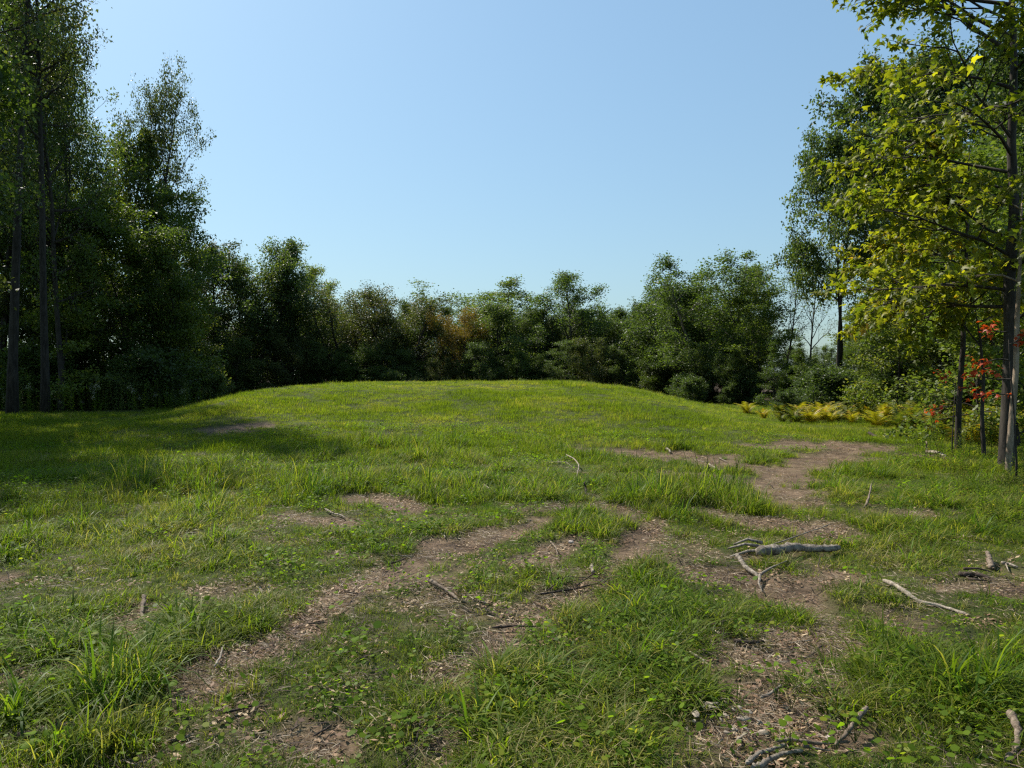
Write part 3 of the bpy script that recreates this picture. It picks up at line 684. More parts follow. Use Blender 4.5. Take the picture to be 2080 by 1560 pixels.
# -- right side
ptree('oak3', 1704, 31, 275, 'oak_tree', 'dark oak with forked trunk leaning out over the clearing', rz=.4, wide=.72)
ptree('oak3', 1862, 37, 62, 'oak_tree', 'highest dark oak behind the yellow maple leaves', rz=3.6, wide=.85)
ptree('oak', 1985, 36, 60, 'oak_tree', 'tall dark oak behind the near maple trunk', rz=2.0)
ptree('oak3', 2060, 30, 60, 'oak_tree', 'green tree at the right edge behind the maple', rz=1.0, mat='dark')
ptree('round2', 1840, 33, 500, 'broadleaf_tree', 'mid green tree below the highest dark oak', mat='mid', rz=2.5)
ptree('sapling', 1905, 27, 430, 'broadleaf_tree', 'leafy olive tree close behind the yellow maple', mat='olive', rz=.7)
ptree('sapling', 1985, 23, 300, 'broadleaf_tree', 'thin layered tree behind the red leaves', mat='mid', rz=.7, wide=1.1)
ptree('sapling', 1790, 31, 590, 'broadleaf_tree', 'light green tree right of the forked dark trunk', mat='light', rz=.2, wide=1.2)
ptree('sapling2', 1668, 32.5, 745, 'broadleaf_tree', 'small tree with curved dark trunk above the ferns', mat='light', rz=1.2, wide=1.2)
k = 0
for px, d, yt, key in ((1600,62,700,'dense'),(1655,56,698,'dense'),(1700,55,690,'round2'),(1740,57,660,'dense'),(1790,48,600,'round'),(1830,50,480,'round'),(1930,46,260,'tall2'),(2030,44,60,'tall'),(2120,38,0,'tall2'),(2190,34,0,'oak'),(2260,30,-50,'tall'),
      (1850,40,560,'round2'),(2000,38,430,'round2'),(2080,30,300,'sapling'),(2150,26,200,'sapling'),(2230,24,200,'round'),(2330,26,0,'oak2'),(1870,30,590,'sapling'),(2040,29,520,'sapling'),(2100,22,420,'sapling'),(1650,44,725,'dense'),(1765,42,700,'dense'),(1830,36,660,'dense'),(1915,33,640,'dense'),(2010,30,620,'dense'),(2090,27,600,'dense')):
    ptree(key, px, d, yt, 'forest_tree', 'green tree standing inside the wood at the right', group='trees inside the right wood', mat='dark' if yt < 360 else ('dark', 'mid', 'mid', 'light')[k % 4], wide=.9); k += 1
# -- undergrowth
RU = random.Random(3)
def shrubs(pts, label, group, mats, hmin, hmax):
    for i, (x, y) in enumerate(pts):
        key = 'shrub' if RU.random() < .5 else 'shrub2'
        tree(key, x, y, RU.uniform(hmin, hmax), 'shrub', label, 'shrub', group, mat=RU.choice(mats), wide=RU.uniform(.9, 1.3))
shrubs([P(px + RU.uniform(-12, 12), RU.uniform(34, 42) + max(0, px - 300) * .03) for px in range(-160, 440, 22)], 'leafy dark shrub among the trunks at the left', 'shrubs under the left wood', ['dark', 'mid'], 1.8, 3.6)
shrubs([P(px + RU.uniform(-12, 12), RU.uniform(50, 57)) for px in range(430, 1420, 52)], 'dark shrub behind the mound', 'shrubs beyond the mound', ['dark', 'dark', 'olive'], 1.2, 2.6)
shrubs([P(px + RU.uniform(-12, 12), RU.uniform(38, 45)) for px in range(1390, 1640, 26)], 'dark shrub at the foot of the right slope', 'shrubs at the foot of the right slope', ['dark', 'mid'], 1.2, 2.4)
shrubs([P(px + RU.uniform(-12, 12), RU.uniform(27, 33)) for px in range(1600, 2240, 30)], 'green shrub between the trunks at the right', 'shrubs under the right wood', ['mid', 'dark', 'dark'], .9, 2.1)

# ---------------------------------------------------------------- near maples (single leaves)
def maple_outline():
    # half of a five lobed leaf, mirrored; unit length
    h = [(0, 0), (.10, .02), (.30, -.06), (.26, .14), (.50, .30), (.33, .38), (.22, .46), (.14, .55), (.12, .72), (0, 1.0)]
    pts = h + [(-x, y) for x, y in h[-2:0:-1]]
    return np.array(pts)
MO = maple_outline()
def maple_tris():
    n = len(MO); c = n
    return np.array([(i, (i + 1) % n, c) for i in range(n)])
MT = maple_tris()
def maple_leaf_mesh(mat, seed, curl=.18):
    g = rngf(seed); P2 = np.concatenate([MO, [[0, .35]]])
    z = -curl * np.abs(P2[:, 0]) * 1.2 - curl * (P2[:, 1] - .3) ** 2 + .02 * g.random(len(P2)); z[-1] = .02
    V = np.stack([P2[:, 0], P2[:, 1], z], -1)
    return mk('leaf', V, MT, mat, {'v': ('FACE', np.full(len(MT), g.random()))})
LEAFM = {k: [maple_leaf_mesh(M[k], 40 + i, .1 + .08 * i) for i in range(5)] for k in ('maple', 'maplebright', 'red')}

def leaf_frames(rng, C, D, spread, droop):
    """leaf positions, long axis and normal"""
    m = len(C); ax = nrm(D * .8 + rng.normal(0, .5, (m, 3)) - UP * droop)
    nn = nrm(UP + rng.normal(0, .45, (m, 3))); nn = nrm(nn - ax * np.sum(nn * ax, 1)[:, None]); return C + rng.normal(0, spread, (m, 3)), ax, nn
def near_maple(name, label, x, y, pts, rad, limbs, size, single, mats, seed, bark, per=4, nt=4, skew=None, cat='maple tree', group=None):
    """a trunk given by its points; limbs = (height, azimuth deg, elevation deg, length)"""
    rng = rngf(seed); z0 = float(hgt(x, y)); root = bpy.data.objects.new(name, None); COL.objects.link(root); root.location = (x, y, z0)
    tag(root, label, cat, group)
    T = Wood(); pts = np.array(pts, float); T.tube(pts, rad, 12); link('trunk', T.mesh('trunk', M[bark]), root)
    B = Wood(); C = []; D = []
    def twig(p, d, L, r, lvl):
        q, d2 = polyline(rng, p, d, L, 4, .16, -.02 if lvl else -.045)
        B.tube(q, np.linspace(r, max(r * .3, .0025), 5), 4, False)
        if lvl == 2:
            for j in range(1, 5):
                for _ in range(per): C.append(q[j] * .6 + q[j - 1] * .4 if rng.random() < .5 else q[j]); D.append(nrm(d2 + rng.normal(0, .7, 3)))
            return
        n = nt + (1 if lvl == 0 else 0) + (2 if lvl == 0 and L > 1.8 else 0)
        for j in range(n):
            t = .18 + .82 * (j + rng.random()) / n; qq, dq = at_t(q, min(.99, t))
            a = R(rng.uniform(30, 60)) * (1 if j % 2 else -1)
            dd = nrm(np.array([dq[0] * math.cos(a) - dq[1] * math.sin(a), dq[0] * math.sin(a) + dq[1] * math.cos(a), dq[2] + rng.normal(0, .18)]))
            twig(qq, dd, L * (.52 if lvl == 0 else .55) * rng.uniform(.7, 1.2) * (1.15 - .5 * t), r * .5, lvl + 1)
        twig(q[-1], d2, L * .35, r * .35, lvl + 1)
    for hgt_, az, el, L in limbs:
        i = int(np.searchsorted(pts[:, 2], hgt_)); i = min(max(i, 1), len(pts) - 1)
        u = (hgt_ - pts[i - 1, 2]) / (pts[i, 2] - pts[i - 1, 2] + 1e-6); p = pts[i - 1] * (1 - u) + pts[i] * u
        a, e = R(az), R(el); twig(p, np.array([math.cos(a) * math.cos(e), math.sin(a) * math.cos(e), math.sin(e)]), L, .009 + L * .010, 0)
    link('limbs', B.mesh('limbs', M[bark]), root)
    C = np.array(C); D = np.array(D); pos, ax, nn = leaf_frames(rng, C, D, .05, .55)
    m = len(pos); sz = size * (.6 + .75 * rng.random(m)); sd = np.cross(ax, nn)
    # the leaves that show largest are single parts, the others one joined part
    wp = pos + np.array([x, y, z0]); sc = sz / np.linalg.norm(wp - np.array([0, 0, CAMZ]), axis=1) * (1 + .5 * rng.random(m))
    px = 1040 + wp[:, 0] / wp[:, 1] * F; py = HZ - (wp[:, 2] - CAMZ) / wp[:, 1] * F
    sc[(px > 2090) | (py < -10)] *= .1
    order = np.argsort(-sc); one = order[:single]; rest = order[single:]
    from mathutils import Matrix
    for i in one:
        mt = mats[0] if rng.random() < .55 else mats[-1]
        o = bpy.data.objects.new('leaf', LEAFM[mt][int(rng.integers(5))]); COL.objects.link(o); o.parent = root
        mtx = Matrix((( *(-sd[i]), 0), (*ax[i], 0), (*nn[i], 0), (0, 0, 0, 1))).transposed()
        o.matrix_local = Matrix.Translation(pos[i]) @ mtx @ Matrix.Scale(float(sz[i]), 4)
    if len(rest):
        P2 = np.concatenate([MO, [[0, .35]]]); k = len(P2)
        V = []
        cu = .1 + .3 * rng.random(len(rest))
        zz = -cu[:, None] * np.abs(P2[:, 0])[None] * 1.2 - cu[:, None] * ((P2[:, 1] - .3) ** 2)[None]; zz[:, -1] = .02
        V = pos[rest][:, None] + sz[rest][:, None, None] * (-sd[rest][:, None] * P2[None, :, 0:1] + ax[rest][:, None] * P2[None, :, 1:2] + nn[rest][:, None] * zz[:, :, None])
        Fq = (np.arange(len(rest))[:, None, None] * k + MT[None]).reshape(-1, 3)
        me = mk('leaf_mass', V.reshape(-1, 3), Fq, M[mats[0]], {'v': ('FACE', np.repeat(np.clip(rng.random(len(rest)) * .9 + .05, 0, 1), len(MT)))})
        tag(link('leaf_mass', me, root), kind='stuff')
    print(name, 'leaves', m)
    return root
g = rngf(77)
bx, by = gp(2043, 952)
pts = [(0, 0, -.2), (.01, 0, .0), (.03, 0, .6), (.06, 0, 1.3), (.09, .02, 2.2), (.07, .03, 3.3), (.16, .05, 4.4), (.10, .05, 5.6), (.14, .05, 7.0), (.10, .1, 8.6), (.15, .1, 10.2)]
rad = [.15, .125, .115, .11, .10, .09, .08, .07, .055, .04, .015]
lm = []
for i in range(26):
    h = 2.5 + i * .29
    az = 180 + g.normal(0, 34) if i % 3 else g.uniform(0, 360)
    L = 2.05 + .42 * min(abs(h - 4.2), 2)
    lm.append((h, az, g.uniform(5, 38) + (h > 6) * 12, L * g.uniform(.75, 1.1)))
near_maple('maple_tree', 'near maple with yellow green leaves hanging over the right edge', bx, by, pts, rad, lm, .125, 300, ['maple', 'maplebright'], 31, 'bark', per=3)
# pale slim stem that grows in front of it
x2, y2 = gp(2036, 960)
near_maple('maple_sapling', 'slim pale grey stem leaning against the near dark maple trunk', x2, y2 - .15, [(0, 0, -.2), (0, 0, 0), (.05, 0, .8), (.12, 0, 1.7), (.17, .05, 2.6), (.25, .1, 3.6), (.28, .1, 4.8)], [.06, .052, .048, .042, .034, .024, .01],
           [(3.2, 150, 30, 1.0), (3.8, 40, 35, .9), (4.4, 200, 40, .9)], .11, 40, ['maple', 'maplebright'], 32, 'barktan', per=2, nt=3)
x3, y3 = P(1946, 15.0)
lm = [(2.6 + i * .27, 180 + g.normal(0, 55), g.uniform(0, 30), 2.4 * g.uniform(.7, 1.1) * (1 - .05 * i)) for i in range(15)]
near_maple('maple_tree', 'thin dark maple with bright yellow leaves left of the near trunk', x3, y3, [(0, 0, -.2), (0, 0, 0), (.02, 0, 1), (.10, 0, 2.2), (.12, 0, 3.4), (.18, 0, 4.6), (.2, 0, 6.2)], [.075, .065, .055, .05, .04, .03, .012], lm, .13, 200, ['maple', 'maplebright'], 33, 'bark', per=3)
x4, y4 = P(2000, 14.2)
near_maple('maple_sapling', 'thin crooked black stem between the two maples', x4, y4, [(0, 0, -.2), (0, 0, 0), (-.05, 0, .8), (-.02, 0, 1.6), (-.1, 0, 2.4), (-.25, 0, 3.2)], [.05, .042, .036, .03, .02, .01],
           [(2.2, 150, 40, .9), (2.7, 30, 30, .8)], .11, 20, ['maple', 'maplebright'], 34, 'bark', per=2, nt=3)
x5, y5 = P(2066, 11.2)
near_maple('red_maple_sapling', 'small sapling with clusters of red leaves across the near trunk', x5, y5, [(0, 0, -.1), (0, 0, .3), (-.05, 0, 1.1), (-.12, 0, 1.9), (-.15, 0, 2.5)], [.018, .016, .013, .009, .004],
           [(1.35, 175, 0, .35), (1.6, 170, -5, .5), (1.9, 195, 5, .5), (2.15, 20, 10, .3), (2.35, 150, 20, .3)], .085, 60, ['red', 'red'], 35, 'bark', per=1, nt=1)
x6, y6 = P(1935, 14.4)
near_maple('red_maple_sapling', 'low red leaved sapling beside the thin dark maple', x6, y6, [(0, 0, -.1), (0, 0, .3), (.03, 0, .9), (.06, 0, 1.5)], [.014, .012, .009, .004],
           [(1.0, 170, 0, .35), (1.3, 20, 5, .4), (1.45, 200, 20, .35)], .08, 30, ['red', 'red'], 36, 'bark', per=1, nt=1)
# thin stems farther right
for i, (px, d, H, lab) in enumerate(((1983, 17, 5.5, 'thin bare lower stem just right of the yellow maple'), (2072, 16, 7, 'slim tree stem at the right edge behind the red leaves'), (1820, 24, 6, 'slender green tree rising from the yellow ferns'))):
    x, y = P(px, d); tree('sapling2', x, y, H, 'young_tree', lab, 'tree', rz=i * 2.0, mat='light')

# ---------------------------------------------------------------- ferns
def frond_mesh(mat, seed, L=.85):
    g = rngf(seed); V = []; Fc = []; Vv = []
    n = 15
    for i in range(n + 1):
        t = i / n; th = .12 + .85 * t ** 1.3
        p = np.array([L * t * math.sin(th) * .85, 0, L * t * math.cos(th * .85)])
        V.append(p)
    V0 = list(V); W = []
    out = []; vals = []
    for i in range(1, n):
        t = i / n; w = L * .26 * math.sin(math.pi * (.10 + .86 * t) ** .8) + .01; p = V0[i]; q = V0[i + 1]
        for sg in (-1, 1):
            tip = p + np.array([.25 * w, sg * w, -.12 * w]) + g.normal(0, .01, 3)
            out.append([p, p + (q - p) * .9, tip]); vals.append(g.random())
    T = np.array(out).reshape(-1, 3); Fq = np.arange(len(T)).reshape(-1, 3)
    return mk('frond', T, Fq, mat, {'v': ('FACE', vals)})
FR = {k: [frond_mesh(M[k], 500 + i) for i in range(4)] for k in ('fern', 'fernyellow')}
def fern(x, y, s, kind, label, group, rng, nf=9):
    root = bpy.data.objects.new('fern', None); COL.objects.link(root); root.location = (x, y, float(hgt(x, y)) - .02); root.rotation_euler = (0, 0, rng.random() * 6.28); root.scale = (s,) * 3
    tag(root, label, 'fern', group)
    for k in range(nf):
        o = bpy.data.objects.new('frond', FR[kind][k % 4]); COL.objects.link(o); o.parent = root
        o.rotation_euler = (0, rng.normal(0, .18), k / nf * 6.283 + rng.normal(0, .2)); q = rng.uniform(.75, 1.1); o.scale = (q,) * 3
g = rngf(8)
for i in range(64):
    px = 1545 + i * 8.0 + g.normal(0, 16); d = 27 - (px - 1480) * .006 + g.uniform(-1.6, 3.2)
    x, y = P(px, d); kd = 'fernyellow' if g.random() < .42 else 'fern'
    fern(x, y, g.uniform(.4, 1.15), kd, 'yellow fern in the belt below the right hand trees' if kd == 'fernyellow' else 'yellow green fern in the belt below the right hand trees', 'ferns along the edge of the right wood', g)
for i in range(60):
    px = 1760 + g.random() * 340; d = g.uniform(16 if px > 1880 else 21, 25); x, y = P(px, d)
    if px < 1900 and d < 19: continue
    kd = 'fernyellow' if g.random() < .5 else 'fern'
    fern(x, y, g.uniform(.7, 1.2), kd, 'yellow fern between the maple stems' if kd == 'fernyellow' else 'green fern between the maple stems', 'ferns between the maple stems', g)

# ---------------------------------------------------------------- tall weeds
def weed_meshes(seed, H, mat, flower, leafL=.11, n=42):
    g = rngf(seed); W = Wood(); pts, _ = polyline(g, np.zeros(3), nrm(np.array([g.normal(0, .06), g.normal(0, .06), 1])), H, 6, .05, .02)
    W.tube(pts, np.linspace(.006, .002, 7), 4, False)
    V = []; vals = []
    for i in range(n):
        t = .08 + .86 * i / n; p, d = at_t(pts, t); az = i * 2.4; L = leafL * (1.1 - .6 * t) * g.uniform(.7, 1.2); el = g.uniform(-.1, .6)
        dd = np.array([math.cos(az) * math.cos(el), math.sin(az) * math.cos(el), math.sin(el)]); sd = np.array([-math.sin(az), math.cos(az), 0]) * L * .13
        mid = p + dd * L * .5 + UP * L * .05; tip = p + dd * L - UP * L * .18
        V += [p, mid + sd, tip, mid - sd]; vals.append(g.random())
    fo = mk('foliage', np.array(V), np.arange(len(V)).reshape(-1, 4), mat, {'v': ('FACE', vals)})
    fl = None
    if flower:
        k = 60; top = pts[-1]; c = top + g.normal(0, 1, (k, 3)) * [.045, .045, .07] - UP * .05
        a = nrm(g.normal(size=(k, 3))) * .014; b = nrm(g.normal(size=(k, 3))) * .014
        fl = mk('flower_head', np.stack([c - a, c + b, c + a, c - b], 1).reshape(-1, 3), np.arange(4 * k).reshape(-1, 4), M[flower], {'v': ('FACE', g.random(k))})
    return W.mesh('stem', mat), fo, fl
WV = [weed_meshes(600 + i, 1.0, M[('weed', 'light', 'weed', 'fern')[i % 4]], ('flower', None, None, None, None, None)[i % 6]) for i in range(6)]
def weed(x, y, H, v, label, group, rng, name='tall_weed', cat='weed'):
    st, fo, fl = WV[v]; root = bpy.data.objects.new(name, None); COL.objects.link(root); root.location = (x, y, float(hgt(x, y)) - .03)
    root.rotation_euler = (rng.normal(0, .06), rng.normal(0, .06), rng.random() * 6.28); root.scale = (H * 1.2, H * 1.2, H); tag(root, label, cat, group)
    for nme, me in (('stem', st), ('foliage', fo), ('flower_head', fl)):
        if me: o = bpy.data.objects.new(nme, me); COL.objects.link(o); o.parent = root
LW = ['leafy weed with a pale flower head'] + ['leafy green weed stalk'] * 5
g = rngf(9)
for i in range(210):
    px = -25 + g.random() * 460; d = g.uniform(30, 36) + max(0, px - 200) * .012
    x, y = P(px, d); v = int(g.integers(1, 6)) if i % 9 else 0; weed(x, y, g.uniform(.7, 1.9) * (1 if i % 3 else .7), v, LW[v], 'tall weeds along the left wood', g)
for i in range(60):
    px = 1840 + g.random() * 245; py = g.uniform(905, 1060); x, y = gp(px, py)
    if x < .56 * y: continue
    v = int(g.integers(1, 6)); weed(x, y, g.uniform(.25, .6), v, 'leafy weed in the rough grass near the maples', 'weeds in the rough grass at the right', g, 'leafy_weed')
for i in range(110):
    px = 1790 + g.random() * 295; py = g.uniform(858, 945); x, y = gp(px, py)
    if px < 1790 + (py - 858) * 1.0: continue
    v = int(g.integers(1, 6)); weed(x, y, g.uniform(.35, .85), v, 'leafy weed in the rough grass near the maples', 'weeds in the rough grass at the right', g, 'leafy_weed')
for i in range(70):
    px = 620 + g.random() * 760; x, y = P(px, g.uniform(31, 41)); v = (1, 3, 5)[int(g.integers(3))]
    weed(x, y, g.uniform(.25, .5), v, 'dark weed stalk sticking up along the mound crest', 'stalks on the crest of the mound', g, 'weed_stalk')

# ---------------------------------------------------------------- seedlings with broad leaves
def round_leaf(mat, seed):
    g = rngf(seed); n = 10; a = np.arange(n) / n * 6.283; r = 1 - .32 * (np.cos(a / 2) ** 10) - .12 * np.abs(np.sin(a)) + .10 * (np.cos((a - math.pi) / 2) ** 20)
    V = np.stack([np.sin(a) * r * .5, .5 - np.cos(a) * .55 * r, -.12 * np.abs(np.sin(a)) - .05 * g.random(n)], -1)
    V = np.concatenate([V, [[0, .5, 0]]]); T = [(i, (i + 1) % n, n) for i in range(n)]
    return mk('leaf', V, np.array(T), mat, {'v': ('FACE', np.full(n, g.random()))})
RL = [round_leaf(M['seedling'], 700 + i) for i in range(3)]
g = rngf(10)
SPOT = [(290,1440),(335,1448),(320,1462),(105,1545),(80,1552),(35,1358),(120,1350),(430,1268),(395,1262),(690,1345),(660,1250),(830,1330),(905,1290),(960,1240),(920,1310),(1085,1310),(1390,1312),(1375,1330),(1360,1372),(1610,1440),(1580,1425),(1740,1510),(1700,1535),(1760,1290),(1610,1530),(1915,1415),
        (1030,1455),(100,1210),(230,1090),(60,1110),(330,1100),(270,1075),(480,1040),(440,1050),(505,1130),(350,1170),(140,1170),(1180,1110),(1230,1130),(1070,1155),(1240,1195),(560,1150),(610,1165),(730,1150),(940,1225),(180,1270),(20,1270),(1420,1270),(1295,1300)]
for i, (px, py) in enumerate(SPOT):
    x, y = gp(px, py); d = y
    root = bpy.data.objects.new('seedling', None); COL.objects.link(root); root.location = (x, y, float(hgt(x, y))); root.rotation_euler = (0, 0, g.random() * 6.28)
    if i < 26: lab = None
    tag(root, 'bright green seedling with round leaves in the grass', 'seedling', 'broad leaved seedlings in the grass')
    W = Wood(); nl = int(g.integers(4, 8)); Hs = g.uniform(.07, .15)
    fr = []
    for k in range(nl):
        az = k * 2.4 + g.normal(0, .3); rr_ = g.uniform(.02, .09); hh = Hs * g.uniform(.5, 1.1)
        tip = np.array([math.cos(az) * rr_, math.sin(az) * rr_, hh]); W.tube(np.array([[0, 0, -.01], tip * [.5, .5, .6], tip]), [.0018, .0014, .001], 3, False); fr.append((tip, az))
    link('stem', W.mesh('stem', M['weed']), root)
    for tip, az in fr:
        o = bpy.data.objects.new('leaf', RL[int(g.integers(3))]); COL.objects.link(o); o.parent = root; o.location = tip
        q = g.uniform(.022, .05); o.scale = (q,) * 3; o.rotation_euler = (g.normal(.15, .3), g.normal(0, .25), az - math.pi / 2)
for i in range(46):
    px = 1960 + g.random() * 125; py = g.uniform(955, 1075)
    if px < 1960 + abs(py - 1010) * .7: continue
    x, y = gp(px, py); v = int(g.integers(1, 6)); weed(x, y, g.uniform(.22, .48), v, 'leafy weed in the rough grass near the maples', 'weeds in the rough grass at the right', g, 'leafy_weed')

# ---------------------------------------------------------------- fallen wood
def stick(name, label, cat, pix, rpx, mat, lift=0.0, branches=(), k=8, group=None, knob=.12, seed=0, bf=.55):
    """pix: photo points where the wood lies on the ground, rpx: half thickness in photo pixels"""
    g = rngf(seed + int(pix[0][0])); pts = []
    for a in pix: x, y = gp(a[0], a[1]); pts.append([x, y, a[2] if len(a) > 2 else 0])
    pts = np.array(pts)
    rr_ = rpx * pts[:, 1].mean() / F
    # resample with wiggle
    n = max(8, 3 * len(pts)) if rpx < 4 else 26; L = np.concatenate([[0], np.cumsum(np.linalg.norm(np.diff(pts, axis=0), axis=1))]); t = np.linspace(0, L[-1], n)
    Q = np.stack([np.interp(t, L, pts[:, i]) for i in range(3)], -1); Q[:, :2] += g.normal(0, rr_ * (.25 if rpx < 4 else .10), (n, 2)); Q[:, :2] += rr_ * .9 * np.sin(np.linspace(0, 1, n) * 7 + g.random() * 6)[:, None] * np.array([.3, .8])
    Q[:, 2] += hgt(Q[:, 0], Q[:, 1]) + rr_ * .5 + lift + .002
    org = Q[n // 2].copy(); org[2] = float(hgt(org[0], org[1])); root = bpy.data.objects.new(name, None); COL.objects.link(root); root.location = org; tag(root, label, cat, group)
    rad = rr_ * .88 * (1 + g.normal(0, knob, n) * (1 if rpx < 4 else .7)) * np.linspace(1.05, .62, n)
    rad[0] *= .6; rad[-1] *= .5
    W = Wood(); W.tube(Q - org, rad, k, True, .13 if rpx >= 4 else 0, g); link('wood', W.mesh('wood', M[mat]), root)
    for b in branches:
        B = []
        for a in b: x, y = gp(a[0], a[1]); B.append([x, y, float(hgt(x, y)) + (a[2] if len(a) > 2 else 0) + .012])
        B = np.array(B) - org; Wb = Wood(); Wb.tube(B, np.linspace(rr_ * bf, rr_ * .15, len(B)), 6); link('side_branch', Wb.mesh('side_branch', M[mat]), root)
    return root
stick('fallen_log', 'grey weathered log lying across the bare earth patch at right', 'log', [(1540,1130,.02),(1600,1129,.03),(1660,1127,.03),(1708,1123,.03)], 11.5, 'deadgrey', k=14, knob=.12, bf=.34, branches=[[(1545,1125,.05),(1515,1122,.06),(1480,1122,.02)],[(1550,1122,.07),(1520,1116,.08),(1492,1118,.04)],[(1560,1130,.04),(1520,1130,.03),(1485,1134,0)]])
stick('twig', 'thin bent twig arching up behind the grey weathered log', 'twig', [(1560,1118,.03),(1610,1112,.08),(1655,1108,.14),(1690,1100,.16)], 1.5, 'deadgrey', k=5)
stick('fallen_branch', 'crooked forked branch below the left end of the grey log', 'branch', [(1497,1132),(1515,1155),(1535,1168),(1545,1180)], 6, 'deadgrey', branches=[[(1543,1178,.02),(1565,1166,.03),(1600,1155,.05)],[(1545,1178,.02),(1543,1192,.01),(1550,1206,0)]])
stick('fallen_branch', 'pale weathered branch with dark knots lying in the grass at right', 'branch', [(1798,1192,.03),(1835,1210,.03),(1868,1228,.01),(1915,1236,0),(1975,1256,0)], 5.5, 'deadpale')
stick('fallen_log', 'short dark mossy log beside the track on the right', 'log', [(1283,982),(1315,983),(1350,986)], 5, 'deaddark')
stick('fallen_branch', 'thick curved pale branch at the bottom right corner', 'branch', [(2058,1482,.06),(2074,1510,.04),(2066,1535,0),(2050,1562,0)], 9, 'deadwood')
stick('fallen_branch', 'smooth brown stick propped up near the bottom right', 'branch', [(1765,1468,.05),(1735,1492,.03),(1700,1525,.0)], 6, 'deadwood')
stick('fallen_branch', 'long thin branch lying level under the propped brown stick', 'branch', [(1580,1512),(1640,1514),(1730,1515)], 5, 'deadwood')
stick('fallen_branch', 'smooth grey branch at the bottom edge right of centre', 'branch', [(1530,1568),(1575,1548),(1635,1530)], 7, 'deadgrey', branches=[[(1635,1530,.01),(1690,1540,.01)]])
stick('fallen_branch', 'cracked grey root lying left of the smooth grey branch', 'branch', [(1520,1562),(1545,1535),(1600,1522)], 6, 'deadgrey')
stick('fallen_log', 'dark rotting log in the bottom left corner', 'log', [(25,1508),(90,1496),(158,1484)], 12, 'deaddark', k=10)
stick('stick', 'stubby pale stick standing out in the left foreground gap', 'stick', [(288,1228,.05),(284,1248,.02),(301,1278,0)], 5, 'deadwood')
stick('stick', 'short white peeled stick on the left foreground earth', 'stick', [(221,1298),(234,1312)], 3.5, 'deadpale')
stick('stick', 'white split splinter right of the short peeled stick', 'stick', [(275,1292),(262,1306)], 2.5, 'deadpale')
stick('stick', 'thick pale stick half hidden in the central grass', 'stick', [(872,1187,.02),(900,1203,.01),(930,1220)], 5, 'deadwood')
stick('stick', 'short pale stick in the grass in the middle distance', 'stick', [(984,990,.03),(992,997,.02),(1001,1005)], 2.5, 'deadpale')
stick('stick', 'bleached branch beside the hollow of dead grass', 'stick', [(660,1040,.03),(680,1048,.01),(702,1054)], 2.5, 'deadpale')
stick('fallen_branch', 'black charred wood pieces lying in the grass at the right', 'branch', [(1950,1172),(1980,1170),(2014,1180)], 6, 'deaddark', branches=[[(1960,1164,.02),(1990,1166,.03),(2020,1172,.02)],[(1970,1180,0),(2008,1184,0)]])
stick('stump', 'pale broken stump standing in the grass at the right edge', 'stump', [(2018,1158,0),(2014,1152,.03),(2008,1140,.06)], 7, 'deadwood')
stick('stick', 'pale forked stick right of the pale broken stump', 'stick', [(2035,1150,.02),(2070,1155)], 4, 'deadpale', branches=[[(2045,1150,.01),(2052,1165,0)]])
stick('fallen_branch', 'long dark twig with side shoots across the second bare track', 'branch', [(1085,1213),(1130,1205),(1180,1196),(1225,1185)], 2.6, 'deaddark', branches=[[(1170,1198,.01),(1215,1170,.03),(1260,1148,.03)],[(1110,1208,.01),(1150,1180,.02),(1235,1190,.03)]])
stick('stick', 'curved pale stick on the small central earth patch', 'stick', [(1118,1106,.02),(1130,1120,.02),(1133,1136)], 2.6, 'deadwood')
stick('stick', 'straight dark stick on the earth left of the dense grass clump', 'stick', [(1000,1278),(1040,1276),(1092,1275)], 3, 'deaddark')
stick('bark_piece', 'curved dark piece of bark below the big bare patch', 'bark', [(1492,1306),(1520,1312),(1556,1306)], 5, 'deaddark')
stick('stick', 'dark stick slanting over the lower bare patch', 'stick', [(1636,1343),(1655,1330),(1675,1314)], 3, 'deaddark')
stick('stick', 'straight grey stick in the litter right of centre bottom', 'stick', [(1548,1424),(1570,1412),(1590,1398)], 4, 'deadgrey')
stick('stick', 'straw coloured stick slanting down beside the tall clump', 'stick', [(1403,1334,.02),(1425,1348,.01),(1453,1360)], 3, 'deadpale')
stick('stump', 'small upright grey snag in the rough grass at right', 'stump', [(1759,1033,0),(1766,1024,.08),(1771,1014,.19)], 3, 'deadwood')
stick('stump', 'thin broken post left of the maple stems', 'stump', [(1884,922,0),(1884,921,.12),(1883,920,.22)], 3, 'deadwood')
stick('fallen_branch', 'arched pale branch on the ground left of the maple foot', 'branch', [(1888,928,.08),(1908,932,.1),(1935,940,.0)], 4, 'deadpale')
stick('stump', 'small black snag poking up near the middle of the meadow', 'stump', [(1190,1008,0),(1189,1006,.10),(1188,1005,.16)], 3, 'deaddark', branches=[[(1192,1008,.02),(1200,1010,.02),(1212,1012,0)]])
stick('fallen_branch', 'thin bleached twig arching over the grass in the middle', 'branch', [(1150,945,.18),(1165,948,.14),(1176,955,.08),(1172,972,0)], 1.6, 'deadpale', branches=[[(1115,946,.05),(1150,949,.08),(1172,965,.05)]])
stick('fallen_branch', 'black branch lying on the brown track', 'branch', [(1420,957),(1440,953),(1465,958)], 3, 'deaddark')
stick('fallen_branch', 'pale thin branch lying on the brown track', 'branch', [(1440,950,.06),(1455,957,.04),(1480,963)], 1.8, 'deadpale')
stick('fallen_branch', 'flat black branch in the dark hollow of the track', 'branch', [(1405,984),(1440,987),(1475,988)], 3, 'deaddark')
stick('wood_chip', 'bright white wood chip at the upper edge of the track', 'wood', [(1353,914,.02),(1363,919)], 3, 'deadpale')
stick('wood_chip', 'pale square wood chip on the second bare track', 'wood', [(1203,1152),(1204,1166)], 5, 'deadpale')
